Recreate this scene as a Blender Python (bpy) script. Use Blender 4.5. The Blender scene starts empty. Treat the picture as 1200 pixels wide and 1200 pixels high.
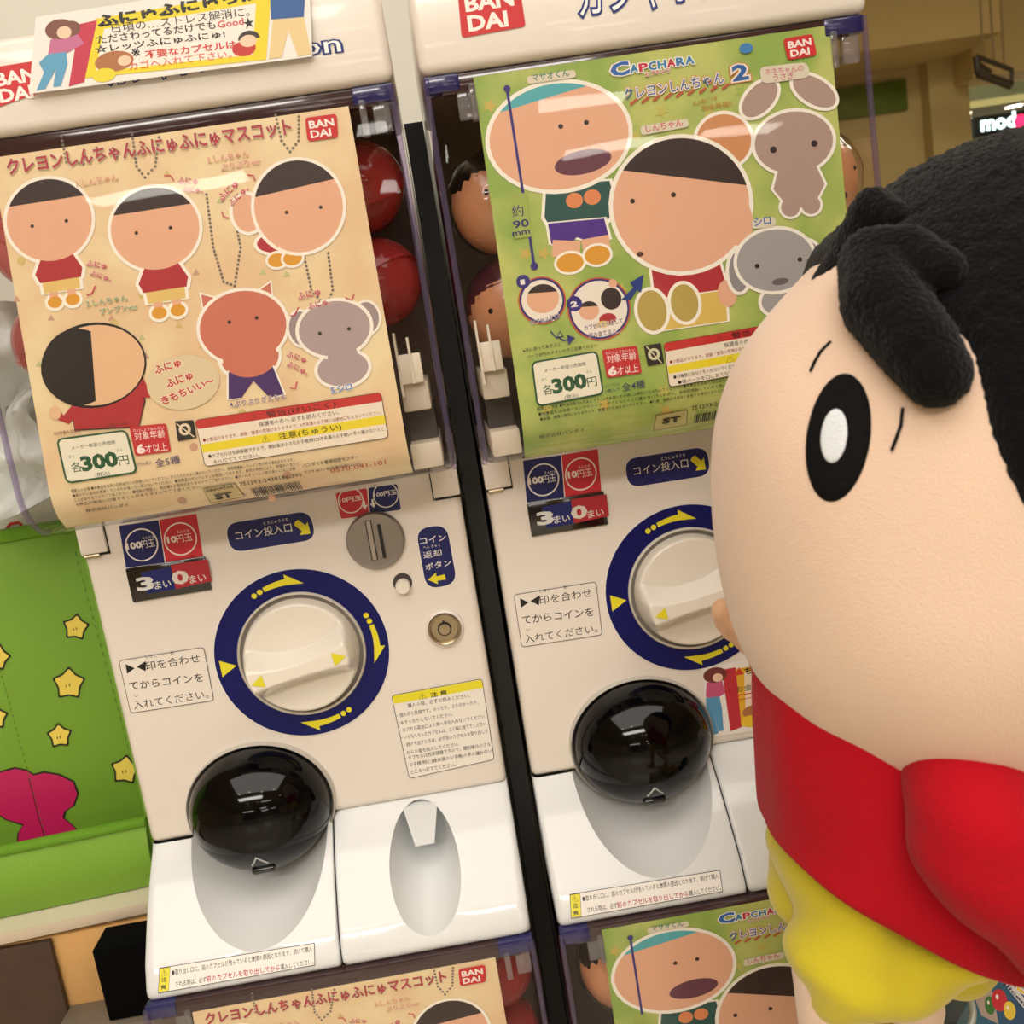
import bpy, bmesh, math, random
import numpy as np
from mathutils import Vector, Matrix
random.seed(7)
SC = bpy.context.scene
COL = SC.collection
PI = math.pi
sin, cos = math.sin, math.cos

# ------------------------------------------------------------------ camera
def cam_axes(rx, ry, rz):
    Y = np.array([[cos(ry), -sin(ry), 0], [sin(ry), cos(ry), 0], [0, 0, 1]])
    P = np.array([[1, 0, 0], [0, cos(rx), -sin(rx)], [0, sin(rx), cos(rx)]])
    R = Y @ P
    r, f, u = R[:, 0], R[:, 1], R[:, 2]
    return r * cos(rz) + u * sin(rz), f, -r * sin(rz) + u * cos(rz)
CR, CF, CU = cam_axes(-0.182249643, -0.0422594549, -0.154237911)
CP = np.array([0.20988428, -0.755183184, 0.235930515])
cd = bpy.data.cameras.new('camera')
cam = bpy.data.objects.new('camera', cd)
COL.objects.link(cam)
cam.matrix_world = Matrix(((CR[0], CU[0], -CF[0], CP[0]), (CR[1], CU[1], -CF[1], CP[1]), (CR[2], CU[2], -CF[2], CP[2]), (0, 0, 0, 1)))
cd.sensor_width = 36
cd.lens = 36
cd.clip_start = 0.02
cd.dof.use_dof = True
cd.dof.focus_distance = 0.70
cd.dof.aperture_fstop = 15
SC.camera = cam

# ------------------------------------------------------------------ light and exposure
w = bpy.data.worlds.new('world')
SC.world = w
w.use_nodes = True
w.node_tree.nodes['Background'].inputs[0].default_value = (1.0, 0.95, 0.89, 1)
w.node_tree.nodes['Background'].inputs[1].default_value = 0.36
SC.view_settings.view_transform = 'Standard'
SC.view_settings.look = 'None'
SC.view_settings.gamma = 1
SC.view_settings.use_curve_mapping = False
SC.view_settings.exposure = 0.5
SC.cycles.transparent_max_bounces = 24
CEIL = 1.95
FLOOR = -1.0
def area(name, loc, sx, sy, power, color=(1, .94, .87), rot=(0, 0, 0)):
    l = bpy.data.lights.new(name, 'AREA')
    l.shape = 'RECTANGLE'
    l.size = sx
    l.size_y = sy
    l.energy = power
    l.color = color
    o = bpy.data.objects.new(name, l)
    o.location = loc
    o.rotation_euler = rot
    COL.objects.link(o)
    return o
area('ceiling_light_near', (0.2, -1.4, CEIL - .06), 3.0, 1.8, 38)
area('ceiling_light_far', (-0.5, -3.2, CEIL - .06), 2.2, 0.6, 60)
area('ceiling_light_right', (2.6, 1.6, CEIL - .06), 1.6, 1.2, 40, (1, .90, .72))
area('ceiling_light_shop', (3.9, 5.6, 1.5), 1.2, 0.5, 26, (.95, 1, .97))

# ------------------------------------------------------------------ back-projection of measured pixels on real planes
def bp(px, py, Y):
    d = CF + CR * (px - 600) / 1200 - CU * (py - 600) / 1200
    t = (Y - CP[1]) / d[1]
    p = CP + t * d
    return p[0], p[2]

# ------------------------------------------------------------------ materials
MATS = {}
def srgb(c):
    return tuple(((v / 255) / 12.92 if v / 255 <= .04045 else ((v / 255 + .055) / 1.055) ** 2.4) for v in c) + (1,)
def mat(name, rgb, rough=.5, metal=0, spec=.5, emit=0, noise=0, nscale=30, bump=0, bscale=200, sheen=0, coat=0, rgb2=None):
    if name in MATS:
        return MATS[name]
    m = bpy.data.materials.new(name)
    m.use_nodes = True
    nt = m.node_tree
    b = nt.nodes['Principled BSDF']
    col = srgb(rgb)
    b.inputs['Base Color'].default_value = col
    b.inputs['Roughness'].default_value = rough
    b.inputs['Metallic'].default_value = metal
    b.inputs['Specular IOR Level'].default_value = spec
    b.inputs['Coat Weight'].default_value = coat
    b.inputs['Coat Roughness'].default_value = .06
    if sheen:
        b.inputs['Sheen Weight'].default_value = sheen
        b.inputs['Sheen Roughness'].default_value = .5
    if emit:
        b.inputs['Emission Color'].default_value = col
        b.inputs['Emission Strength'].default_value = emit
    tc = nt.nodes.new('ShaderNodeTexCoord')
    if noise:
        n = nt.nodes.new('ShaderNodeTexNoise')
        n.inputs['Scale'].default_value = nscale
        n.inputs['Detail'].default_value = 4
        nt.links.new(tc.outputs['Object'], n.inputs['Vector'])
        r = nt.nodes.new('ShaderNodeValToRGB')
        r.color_ramp.elements[0].position = .38
        r.color_ramp.elements[1].position = .64
        r.color_ramp.elements[0].color = srgb(rgb2) if rgb2 else tuple(v * (1 - noise) for v in col[:3]) + (1,)
        r.color_ramp.elements[1].color = col
        nt.links.new(n.outputs['Fac'], r.inputs['Fac'])
        nt.links.new(r.outputs['Color'], b.inputs['Base Color'])
    if bump:
        n = nt.nodes.new('ShaderNodeTexNoise')
        n.inputs['Scale'].default_value = bscale
        n.inputs['Detail'].default_value = 3
        nt.links.new(tc.outputs['Object'], n.inputs['Vector'])
        bm_ = nt.nodes.new('ShaderNodeBump')
        bm_.inputs['Strength'].default_value = bump
        bm_.inputs['Distance'].default_value = .002
        nt.links.new(n.outputs['Fac'], bm_.inputs['Height'])
        nt.links.new(bm_.outputs['Normal'], b.inputs['Normal'])
    MATS[name] = m
    return m
def clear(name, tint=(1, 1, 1), ior=1.45, rough=.02, bump=0, bscale=12, haze=0, hazecol=(.8, .8, .8)):
    if name in MATS:
        return MATS[name]
    m = bpy.data.materials.new(name)
    m.use_nodes = True
    nt = m.node_tree
    nt.nodes.remove(nt.nodes['Principled BSDF'])
    out = nt.nodes['Material Output']
    tr = nt.nodes.new('ShaderNodeBsdfTransparent')
    tr.inputs['Color'].default_value = tuple(tint) + (1,)
    gl = nt.nodes.new('ShaderNodeBsdfGlossy')
    gl.inputs['Roughness'].default_value = rough
    fr = nt.nodes.new('ShaderNodeFresnel')
    # thin sheets: the same reflection from either side (Blender inverts the index on back faces)
    ge = nt.nodes.new('ShaderNodeNewGeometry')
    mr = nt.nodes.new('ShaderNodeMapRange')
    mr.inputs['To Min'].default_value = ior
    mr.inputs['To Max'].default_value = 1 / ior
    nt.links.new(ge.outputs['Backfacing'], mr.inputs['Value'])
    nt.links.new(mr.outputs['Result'], fr.inputs['IOR'])
    mx = nt.nodes.new('ShaderNodeMixShader')
    base = tr
    if haze:
        df = nt.nodes.new('ShaderNodeBsdfDiffuse')
        df.inputs['Color'].default_value = tuple(hazecol) + (1,)
        m2 = nt.nodes.new('ShaderNodeMixShader')
        m2.inputs[0].default_value = haze
        nt.links.new(tr.outputs[0], m2.inputs[1])
        nt.links.new(df.outputs[0], m2.inputs[2])
        base = m2
    nt.links.new(fr.outputs[0], mx.inputs[0])
    nt.links.new(base.outputs[0], mx.inputs[1])
    nt.links.new(gl.outputs[0], mx.inputs[2])
    if bump:
        tc = nt.nodes.new('ShaderNodeTexCoord')
        n = nt.nodes.new('ShaderNodeTexNoise')
        n.inputs['Scale'].default_value = bscale
        n.inputs['Detail'].default_value = 1
        nt.links.new(tc.outputs['Object'], n.inputs['Vector'])
        b = nt.nodes.new('ShaderNodeBump')
        b.inputs['Strength'].default_value = bump
        b.inputs['Distance'].default_value = .004
        nt.links.new(n.outputs['Fac'], b.inputs['Height'])
        nt.links.new(b.outputs['Normal'], gl.inputs['Normal'])
        nt.links.new(b.outputs['Normal'], fr.inputs['Normal'])
    nt.links.new(mx.outputs[0], out.inputs['Surface'])
    MATS[name] = m
    return m

M_WHITE = mat('white_plastic', (236, 227, 216), .28, coat=.25)
M_COOL = mat('cool_white_plastic', (226, 228, 228), .2, coat=.3)
M_WHITE2 = mat('knob_plastic', (238, 231, 218), .22, coat=.4)
M_DARKIN = mat('dark_interior', (104, 84, 76), .6)
M_BEIGE = mat('beige_plastic', (214, 202, 180), .5)
M_CREAM = mat('cream_clip_plastic', (232, 222, 200), .4)
M_BLACK = mat('black_gloss', (4, 4, 6), .07, spec=.32)
M_BLACKM = mat('black_matte', (8, 8, 9), .6)
M_GREY = mat('grey_zinc', (148, 140, 132), .38, metal=.75)
M_STEEL = mat('lock_steel', (176, 160, 132), .3, metal=.9)
M_CLEAR = clear('clear_case', (.985, .975, .98), 1.42, .015, bump=.25, bscale=7)
M_CLEARP = clear('purple_edge_plastic', (.80, .74, .88), 1.5, .08, haze=.08, hazecol=(.42, .36, .62))
M_CLIP = clear('clear_clip_plastic', (.82, .78, .78), 1.5, .08, haze=.12)
M_RAIL = mat('rail_plastic', (58, 36, 40), .15, coat=.5)
M_RAILB = mat('rail_plastic_blue', (34, 34, 92), .2, coat=.5)
M_BAG = clear('plastic_bag_film', (.9, .93, .92), 1.5, .12, bump=.9, bscale=30, haze=.62, hazecol=(.9, .92, .89))
M_CAPRED = clear('red_capsule_plastic', (.85, .25, .25), 1.5, .06, haze=.45, hazecol=(.62, .05, .05))
M_CAPPINK = clear('pink_capsule_plastic', (.9, .45, .45), 1.5, .06, haze=.35, hazecol=(.75, .22, .22))
M_WRAP = clear('toy_wrap_film', (.97, .96, .95), 1.5, .08, bump=1.0, bscale=70)

# ------------------------------------------------------------------ object helpers
BASE = Vector((0.066, 0.06, -0.2))
def link(o, parent=None):
    COL.objects.link(o)
    if parent:
        o.parent = parent
    return o
def tag(o, label=None, cat=None, group=None, kind=None):
    if label: o['label'] = label
    if cat: o['category'] = cat
    if group: o['group'] = group
    if kind: o['kind'] = kind
    return o
def empty(name, loc, label, cat, group=None, rot=(0, 0, 0)):
    o = bpy.data.objects.new(name, None)
    o.empty_display_size = .05
    link(o)
    o.location = loc
    o.rotation_euler = rot
    return tag(o, label, cat, group)
def smooth(me, ang=35):
    for p in me.polygons:
        p.use_smooth = True
    if hasattr(me, 'set_sharp_from_angle'):
        me.set_sharp_from_angle(angle=math.radians(ang))
def obj(name, bm, m, parent=None, origin=None, sm=True, ang=35):
    """bm in world-like coordinates; origin is subtracted (the parent's base)."""
    if origin is not None:
        bmesh.ops.translate(bm, verts=bm.verts, vec=-Vector(origin))
    me = bpy.data.meshes.new(name)
    bmesh.ops.recalc_face_normals(bm, faces=bm.faces)
    bm.to_mesh(me)
    bm.free()
    if sm:
        smooth(me, ang)
    for k in (m if isinstance(m, (list, tuple)) else [m]):
        me.materials.append(k)
    return link(bpy.data.objects.new(name, me), parent)
def box(bm, x0, x1, y0, y1, z0, z1, bev=0, seg=2, mi=0):
    r = bmesh.ops.create_cube(bm, size=1)
    vs = r['verts']
    for v in vs:
        v.co = Vector((x0 + (v.co.x + .5) * (x1 - x0), y0 + (v.co.y + .5) * (y1 - y0), z0 + (v.co.z + .5) * (z1 - z0)))
    fs = set(f for v in vs for f in v.link_faces)
    for f in fs: f.material_index = mi
    if bev:
        es = list(set(e for v in vs for e in v.link_edges))
        bmesh.ops.bevel(bm, geom=es, offset=bev, segments=seg, affect='EDGES', profile=.5)
    return vs
def disc(bm, cx, cz, y0, y1, r0, r1=None, n=48, sx=1, sz=1):
    """solid disc facing -y: back at y0 radius r0, front at y1 radius r1."""
    r1 = r0 if r1 is None else r1
    a = [bm.verts.new((cx + r0 * sx * cos(2 * PI * i / n), y0, cz + r0 * sz * sin(2 * PI * i / n))) for i in range(n)]
    b = [bm.verts.new((cx + r1 * sx * cos(2 * PI * i / n), y1, cz + r1 * sz * sin(2 * PI * i / n))) for i in range(n)]
    for i in range(n):
        bm.faces.new((a[i], a[(i + 1) % n], b[(i + 1) % n], b[i]))
    bm.faces.new(b)
    bm.faces.new(a[::-1])
def lathe(bm, cx, cz, prof, n=64, sx=1, sz=1):
    """profile of (radius, y) revolved about an axis along y."""
    rings = []
    for r, y in prof:
        if r < 1e-6:
            rings.append([bm.verts.new((cx, y, cz))])
        else:
            rings.append([bm.verts.new((cx + r * sx * cos(2 * PI * i / n), y, cz + r * sz * sin(2 * PI * i / n))) for i in range(n)])
    for a, b in zip(rings, rings[1:]):
        for i in range(n):
            j = (i + 1) % n
            if len(a) == 1: bm.faces.new((a[0], b[i], b[j]))
            elif len(b) == 1: bm.faces.new((a[i], a[j], b[0]))
            else: bm.faces.new((a[i], a[j], b[j], b[i]))
def tube(bm, pts, r, n=8, closed=False):
    pts = [Vector(p) for p in pts]
    rings = []
    for i, p in enumerate(pts):
        a = pts[max(i - 1, 0)]; b = pts[min(i + 1, len(pts) - 1)]
        t = (b - a).normalized()
        s = t.cross(Vector((0, 0, 1)))
        if s.length < .05: s = t.cross(Vector((0, 1, 0)))
        s.normalize(); q = t.cross(s)
        rr = r[i] if isinstance(r, (list, tuple)) else r
        rings.append([bm.verts.new(p + (s * cos(2 * PI * k / n) + q * sin(2 * PI * k / n)) * rr) for k in range(n)])
    for a, b in zip(rings, rings[1:]):
        for k in range(n):
            bm.faces.new((a[k], a[(k + 1) % n], b[(k + 1) % n], b[k]))
    bm.faces.new(rings[0][::-1]); bm.faces.new(rings[-1])
def sphere(bm, c, r, seg=24, rings=16, sc=(1, 1, 1), rot=None):
    res = bmesh.ops.create_uvsphere(bm, u_segments=seg, v_segments=rings, radius=r)
    for v in res['verts']:
        p = Vector((v.co.x * sc[0], v.co.y * sc[1], v.co.z * sc[2]))
        if rot: p = rot @ p
        v.co = p + Vector(c)
    return res['verts']

# ------------------------------------------------------------------ flat print on real surfaces
_glyph = {}
def glyphs(s, bold):
    k = (s, bold)
    if k not in _glyph:
        c = bpy.data.curves.new('t', 'FONT')
        c.body = s
        c.resolution_u = 1 if len(s) > 12 else 2
        c.offset = bold
        o = bpy.data.objects.new('t', c)
        COL.objects.link(o)
        dg = bpy.context.evaluated_depsgraph_get()
        me = o.evaluated_get(dg).to_mesh()
        V = np.array([v.co[:2] for v in me.vertices])
        F = [tuple(p.vertices) for p in me.polygons]
        o.evaluated_get(dg).to_mesh_clear()
        bpy.data.objects.remove(o)
        bpy.data.curves.remove(c)
        _glyph[k] = (V, F)
    return _glyph[k]
INK = {}
def ink(rgb):
    k = tuple(rgb)
    if k not in INK:
        INK[k] = mat('ink_%02x%02x%02x' % k, k, .45)
    return INK[k]
class Art:
    """Collects flat print on the surface y = yf(z); positions come from pixels measured on that plane."""
    def __init__(s, Y, ox=0, yf=None, zf=None):
        s.Y, s.ox, s.n = Y, ox, 0
        s.yf = yf or (lambda x, z: Y)
        s.sets = {}
    def P(s, px, py):
        x, z = bp(px, py, s.Y)
        return np.array([x - s.ox, z])
    def add(s, kind, V, F, rgb):
        s.n += 1
        off = .00010 + s.n * .000004
        st = s.sets.setdefault(kind, {'V': [], 'F': [], 'M': [], 'mats': []})
        k = tuple(rgb)
        if k not in st['mats']: st['mats'].append(k)
        mi = st['mats'].index(k)
        b = len(st['V'])
        st['V'] += [(x, s.yf(x, z) - off, z) for x, z in V]
        st['F'] += [tuple(b + i for i in f) for f in F]
        st['M'] += [mi] * len(F)
    def poly(s, pts, rgb, kind='artwork', halo=0, halorgb=(250, 245, 230)):
        W = np.array([s.P(*p) for p in pts])
        if halo:
            c = W.mean(0)
            H = W + (W - c) / np.maximum(np.linalg.norm(W - c, axis=1, keepdims=True), 1e-6) * halo * .00045
            s.add(kind, H, [tuple(range(len(H)))], halorgb)
        s.add(kind, W, [tuple(range(len(W)))], rgb)
    def ell(s, cx, cy, rx, ry, rgb, a0=0, a1=360, rot=0, kind='artwork', halo=0, n=36, halorgb=(250, 245, 230)):
        def ring(rx, ry):
            pts = []
            for i in range(n + (0 if a1 - a0 == 360 else 1)):
                a = math.radians(a0 + (a1 - a0) * i / n)
                x, y = rx * cos(a), -ry * sin(a)
                q = math.radians(-rot - 8.8)
                pts.append((cx + x * cos(q) - y * sin(q), cy + x * sin(q) + y * cos(q)))
            return pts
        if halo: s.poly(ring(rx + halo, ry + halo), halorgb, kind)
        s.poly(ring(rx, ry), rgb, kind)
    def ring(s, cx, cy, r, wd, rgb, kind='artwork', sx=1):
        n = 40
        V = []; F = []
        for i in range(n):
            a = 2 * PI * i / n
            V.append(s.P(cx + r * cos(a) * sx, cy + r * sin(a))); V.append(s.P(cx + (r - wd) * cos(a) * sx, cy + (r - wd) * sin(a)))
        F = [(2 * i, 2 * i + 1, (2 * i + 3) % (2 * n), (2 * i + 2) % (2 * n)) for i in range(n)]
        s.add(kind, V, F, rgb)
    def line(s, pts, wd, rgb, kind='artwork'):
        W = [s.P(*p) for p in pts]
        wd *= .0005
        V = []; F = []
        for i, p in enumerate(W):
            a = W[max(i - 1, 0)]; b = W[min(i + 1, len(W) - 1)]
            t = (b - a) / max(np.linalg.norm(b - a), 1e-9)
            nn = np.array([-t[1], t[0]]) * wd / 2
            V += [p + nn, p - nn]
        F = [(2 * i, 2 * i + 1, 2 * i + 3, 2 * i + 2) for i in range(len(W) - 1)]
        s.add(kind, V, F, rgb)
    def rrect(s, c4, r, rgb, border=None, bw=1.2, kind='artwork'):
        """rounded rectangle from 4 pixel corners TL, TR, BR, BL."""
        W = [s.P(*p) for p in c4]
        r = min(r * .0005, .44 * min(np.linalg.norm(W[1] - W[0]), np.linalg.norm(W[3] - W[0])))
        def rounded(W, r):
            pts = []
            for i in range(4):
                p = W[i]; a = W[i - 1]; b = W[(i + 1) % 4]
                ta = (a - p) / np.linalg.norm(a - p); tb = (b - p) / np.linalg.norm(b - p)
                for k in range(7):
                    t = k / 6
                    q0, q1, q2 = p + ta * r, p, p + tb * r
                    pts.append(q0 * (1 - t) ** 2 + q1 * 2 * t * (1 - t) + q2 * t * t)
            return pts
        if border:
            s.add(kind, rounded(W, r), [tuple(range(28))], border)
            c = sum(W) / 4
            W2 = []
            for i in range(4):
                p = W[i]; a = W[i - 1]; b = W[(i + 1) % 4]
                ta = (a - p) / np.linalg.norm(a - p); tb = (b - p) / np.linalg.norm(b - p)
                W2.append(p + (ta + tb) * bw * .0005)
            W, r = W2, max(r - bw * .0005, .0001)
        s.add(kind, rounded(W, r), [tuple(range(28))], rgb)
    def text(s, t, p0, p1, h=None, rgb=(20, 20, 20), bold=0, out=None, ob=.05, shear=0, out2=None, ob2=.1):
        """text whose ink runs from pixel p0 to pixel p1 (baseline); h = glyph height in px (default natural)."""
        A, B = s.P(*p0), s.P(*p1)
        L = np.linalg.norm(B - A)
        u = (B - A) / L
        v = np.array([-u[1], u[0]])
        if any('\u4e00' <= ch <= '\u9fff' for ch in t): bold = min(bold, .003) if (h or 20) > 8 else max(bold, .006)
        V0, _ = glyphs(t, 0)
        x0, x1 = V0[:, 0].min(), V0[:, 0].max()
        sx = L / (x1 - x0)
        sy = sx if h is None else h * .00048 / .8
        for bo, c in ((ob2, out2), (ob, out), (bold, rgb)):
            if c is None: continue
            V, F = glyphs(t, bo)
            X = (V[:, 0] - x0 + shear * V[:, 1]) * sx
            Y_ = V[:, 1] * sy
            s.add('lettering', [A + u * a + v * b for a, b in zip(X, Y_)], F, c)
    def build(s, parent, origin, names=('artwork', 'lettering')):
        res = []
        for kind in names:
            st = s.sets.get(kind)
            if not st: continue
            me = bpy.data.meshes.new(kind)
            o = Vector(origin)
            me.from_pydata([tuple(Vector(v) - o) for v in st['V']], [], st['F'])
            for k in st['mats']: me.materials.append(ink(k))
            me.polygons.foreach_set('material_index', st['M'])
            me.update()
            res.append(link(bpy.data.objects.new(kind, me), parent))
        return res
    def brand(s, c4, rgb=(205, 38, 42)):
        """the red square maker's badge from 4 pixel corners."""
        TL, TR, BR, BL = [np.array(p, float) for p in c4]
        s.rrect(c4, 5, rgb)
        L = lambda a, b: tuple(TL + (TR - TL) * a + (BL - TL) * b)
        hh = float(np.linalg.norm(BL - TL)) * .36
        s.text('BAN', L(.12, .47), L(.88, .47), hh, (250, 240, 232), .035)
        s.text('DAI', L(.14, .88), L(.76, .88), hh, (250, 240, 232), .035)

# ================================================================== MACHINE
XL, XR = -.0745, .2055
Z_TOP, Z_CASE = .391, .1425
Z_SEAM, Z_BOT = -.1165, -.2
PROF = [(-.205, -.0785), (-.1926, -.0775), (-.177, -.069), (-.1645, -.057), (-.1505, -.043), (-.1375, -.028), (-.1245, -.0105), (-.1165, -.0005), (-.10, 0)]
def y0(z):
    zs = [p[0] for p in PROF]
    return float(np.interp(z, zs, [p[1] for p in PROF]))
PCX, PCZ = 0.0682, 0.0153
CASE_Y = -.0865
CR_ = .034
def case_y(z):
    """outer front face of the clear case at height z."""
    if z >= Z_CASE + CR_: return CASE_Y
    t = max(0, min(1, (Z_CASE + CR_ - z) / CR_))
    return CASE_Y + CR_ * (1 - math.sqrt(max(0, 1 - t * t)))
def poster_y(x, z): return case_y(max(z, Z_CASE + .004)) + .0042

def lower_piece(x0, x1, hole, half, rr_):
    """front skin of a lower body piece, bulging out, with a scooped recess; hole=(cx,cz,a,b,depth)."""
    cx, cz, a, b, dep = hole
    bm = bmesh.new()
    bn = bmesh.new()
    n = 120
    A0, A1 = (PI, 2 * PI) if half else (0, 2 * PI)
    T = [A0 + (A1 - A0) * i / n for i in range(n + (1 if half else 0))]
    z0, z1 = Z_BOT, Z_SEAM
    if half: cz = z1
    def outer(t):
        dx, dz = cos(t), sin(t)
        k = 1e9
        if dx > 1e-6: k = min(k, (x1 - cx) / dx)
        if dx < -1e-6: k = min(k, (x0 - cx) / dx)
        if dz > 1e-6: k = min(k, (z1 - cz) / dz)
        if dz < -1e-6: k = min(k, (z0 - cz) / dz)
        return cx + k * dx, cz + k * dz
    def surf(x, z):
        y = y0(z)
        for d, r in ((x - x0, rr_[0]), (x1 - x, rr_[1]), (z - z0, .006)):
            if d < r: y += r - math.sqrt(max(0, r * r - (r - d) ** 2))
        return y
    loops = []
    K = [0, .004, .02, .05, .1, .2, .35, .5, .65, .8, .88, .93, .96, .98, 1]
    for k in K:
        ring = []
        for t in T:
            ex, ez = cx + a * cos(t), cz + b * sin(t)
            ox_, oz_ = outer(t)
            x = ex + (ox_ - ex) * k; z = ez + (oz_ - ez) * k
            ring.append(bm.verts.new((x, surf(x, z), z)))
        loops.append(ring)
    back = [bm.verts.new((v.co.x, .10, v.co.z)) for v in loops[-1]]
    loops.append(back)
    m = len(T)
    for p, q in zip(loops, loops[1:]):
        for i in range(m - 1 if half else m):
            j = (i + 1) % m
            bm.faces.new((p[i], p[j], q[j], q[i]))
    # scoop
    R = [1, .985, .95, .9, .82, .7, .55, .35, .15]
    sl = []
    for ro in R:
        ring = []
        for t in T:
            x = cx + a * ro * cos(t); z = cz + b * ro * sin(t)
            e = (1 - ro ** 2.2)
            y = surf(cx + a * cos(t), cz + b * sin(t)) * (1 - e) + e * (y0(cz) * .4 + dep)
            y = max(y, surf(x, z) + .0002) if ro < 1 else y
            ring.append(bn.verts.new((x, y, z)))
        sl.append(ring)
    for p, q in zip(sl, sl[1:]):
        for i in range(m - 1 if half else m):
            j = (i + 1) % m
            bn.faces.new((p[i], p[j], q[j], q[i]))
    if half:
        pass
    else:
        bn.faces.new(sl[-1])
    return bm, bn

def machine_shared():
    """children meshes of one machine, built once; returns list of (name, object, sub-objects)."""
    root = empty('capsule_toy_machine', BASE, 'upper left white capsule toy machine with cream poster and handwritten card on top', 'vending machine', 'stacked capsule toy machines')
    O = BASE
    # --- body shell behind the front
    bm = bmesh.new()
    box(bm, XL, XR, 0, .30, Z_SEAM, .1405, .0055, 3)
    body = obj('front_panel', bm, M_WHITE, root, O)
    bm = bmesh.new()
    box(bm, XL + .001, XR - .001, .095, .30, Z_BOT + .001, Z_SEAM, .003)
    obj('body', bm, M_WHITE, root, O)
    # lower pieces
    bm, bn = lower_piece(XL, .0663, (.0100, Z_SEAM, .0530, .0620, .080), True, (.006, .0022))
    lp = obj('capsule_outlet', bm, M_COOL, root, O, ang=50)
    obj('bowl', bn, M_COOL, lp, (0, 0, 0) if False else O, ang=80)
    bm, bn = lower_piece(.0677, XR, (.1345, -.1525, .0265, .0355, .055), False, (.0022, .006))
    rp = obj('coin_return_tray', bm, M_COOL, root, O, ang=50)
    obj('cup', bn, M_COOL, rp, O, ang=80)
    bm = bmesh.new()
    vs = [(.122, y0(-.120) - .0005, -.120), (.149, y0(-.120) - .0005, -.120), (.142, -.012, -.150), (.127, -.012, -.150)]
    f = [bm.verts.new(v) for v in vs]; g = [bm.verts.new((v[0], v[1] + .02, v[2])) for v in vs]
    bm.faces.new(f); bm.faces.new(g[::-1])
    for i in range(4): bm.faces.new((f[i], f[(i + 1) % 4], g[(i + 1) % 4], g[i]))
    obj('chute', bm, M_COOL, rp, O)
    # dark seams; a black slab paints in the shade of the split
    bm = bmesh.new()
    pr = [(y0(z) + .006, z) for z in [Z_BOT + .0015 + (Z_SEAM - Z_BOT - .003) * i / 12 for i in range(13)]] + [(.09, Z_SEAM - .0015), (.09, Z_BOT + .0015)]
    q0 = [bm.verts.new((.0655, y, z)) for y, z in pr]; q1 = [bm.verts.new((.0685, y, z)) for y, z in pr]
    bm.faces.new(q0); bm.faces.new(q1[::-1])
    for i in range(len(pr)): bm.faces.new((q0[i], q0[(i + 1) % len(pr)], q1[(i + 1) % len(pr)], q1[i]))
    box(bm, XL + .002, .0665, .003, .09, -.1172, -.1158)
    obj('seam', bm, M_BLACKM, root, O)
    # dome door over the outlet
    cx, cz = .0150, -.0985
    bm = bmesh.new()
    prof = []
    for i in range(15):
        a = PI / 2 * i / 14
        prof.append((.0545 * cos(a), -.002 - .046 * sin(a)))
    prof = [(.0545, .004)] + prof
    prof[-1] = (0, prof[-1][1])
    lathe(bm, cx, cz, prof, 72, 1, .90)
    dome = obj('dome_door', bm, M_BLACK, root, O, ang=60)
    bm = bmesh.new()
    lathe(bm, cx, cz - .0005, [(.0572, .006), (.0572, -.004), (.0563, -.0065), (.0550, -.0045), (.0545, .002)], 72, 1, .90)
    obj('collar', bm, mat('collar_plastic', (196, 190, 180), .3), dome, O)
    bm = bmesh.new()
    # pull tab near the bottom and an arrow mark above it
    tz = cz - .0385
    ty = -.002 - .046 * math.sqrt(max(0, 1 - (.0385 / (.0545 * .9)) ** 2))
    box(bm, cx - .0095, cx + .0085, ty - .0035, ty + .008, tz - .0028, tz + .0028, .0022, 3)
    obj('pull_tab', bm, mat('smoke_plastic', (40, 42, 44), .12, coat=.5), dome, O)
    bm = bmesh.new()
    def on_dome(x, z):
        q = ((x - cx) / .0545) ** 2 + ((z - cz) / (.0545 * .9)) ** 2
        return (x, -.002 - .046 * math.sqrt(max(0, 1 - q)) - .0006, z)
    ax = cx - .001
    tube(bm, [on_dome(ax - .0055, tz + .0085), on_dome(ax - .0025, tz + .0125), on_dome(ax, tz + .0165)], .0007, 6)
    tube(bm, [on_dome(ax + .0065, tz + .0085), on_dome(ax + .0032, tz + .0125), on_dome(ax, tz + .0165)], .0007, 6)
    obj('arrow_mark', bm, mat('mark_grey', (190, 192, 192), .4), dome, O)
    # --- dial
    bm = bmesh.new()
    disc(bm, PCX, PCZ, .001, -.0006, .0665, .0662, 96)
    obj('dial_plate_border', bm, mat('decal_white', (240, 234, 228), .3), root, O)
    bm = bmesh.new()
    disc(bm, PCX, PCZ, .001, -.0009, .0655, .0655, 96)
    plate = obj('dial_plate', bm, mat('decal_blue', (6, 12, 92), .4, spec=.3), root, O)
    Y_INK = (232, 220, 40)
    bm = bmesh.new()
    lathe(bm, PCX, PCZ, [(.0482, 0), (.0482, -.003), (.0472, -.0045), (.0462, -.003), (.0462, -.001), (.0442, -.001)], 96)
    obj('dial_rim', bm, M_WHITE2, root, O)
    bm = bmesh.new()
    disc(bm, PCX, PCZ, 0, -.0015, .0465, .0465, 72)
    obj('dial_groove', bm, mat('groove_grey', (118, 112, 104), .5), root, O)
    # knob: a dished disc with a leaning bar across it
    bm = bmesh.new()
    NR, NA = 34, 120
    R0 = .0435
    th = math.radians(8)
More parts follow.
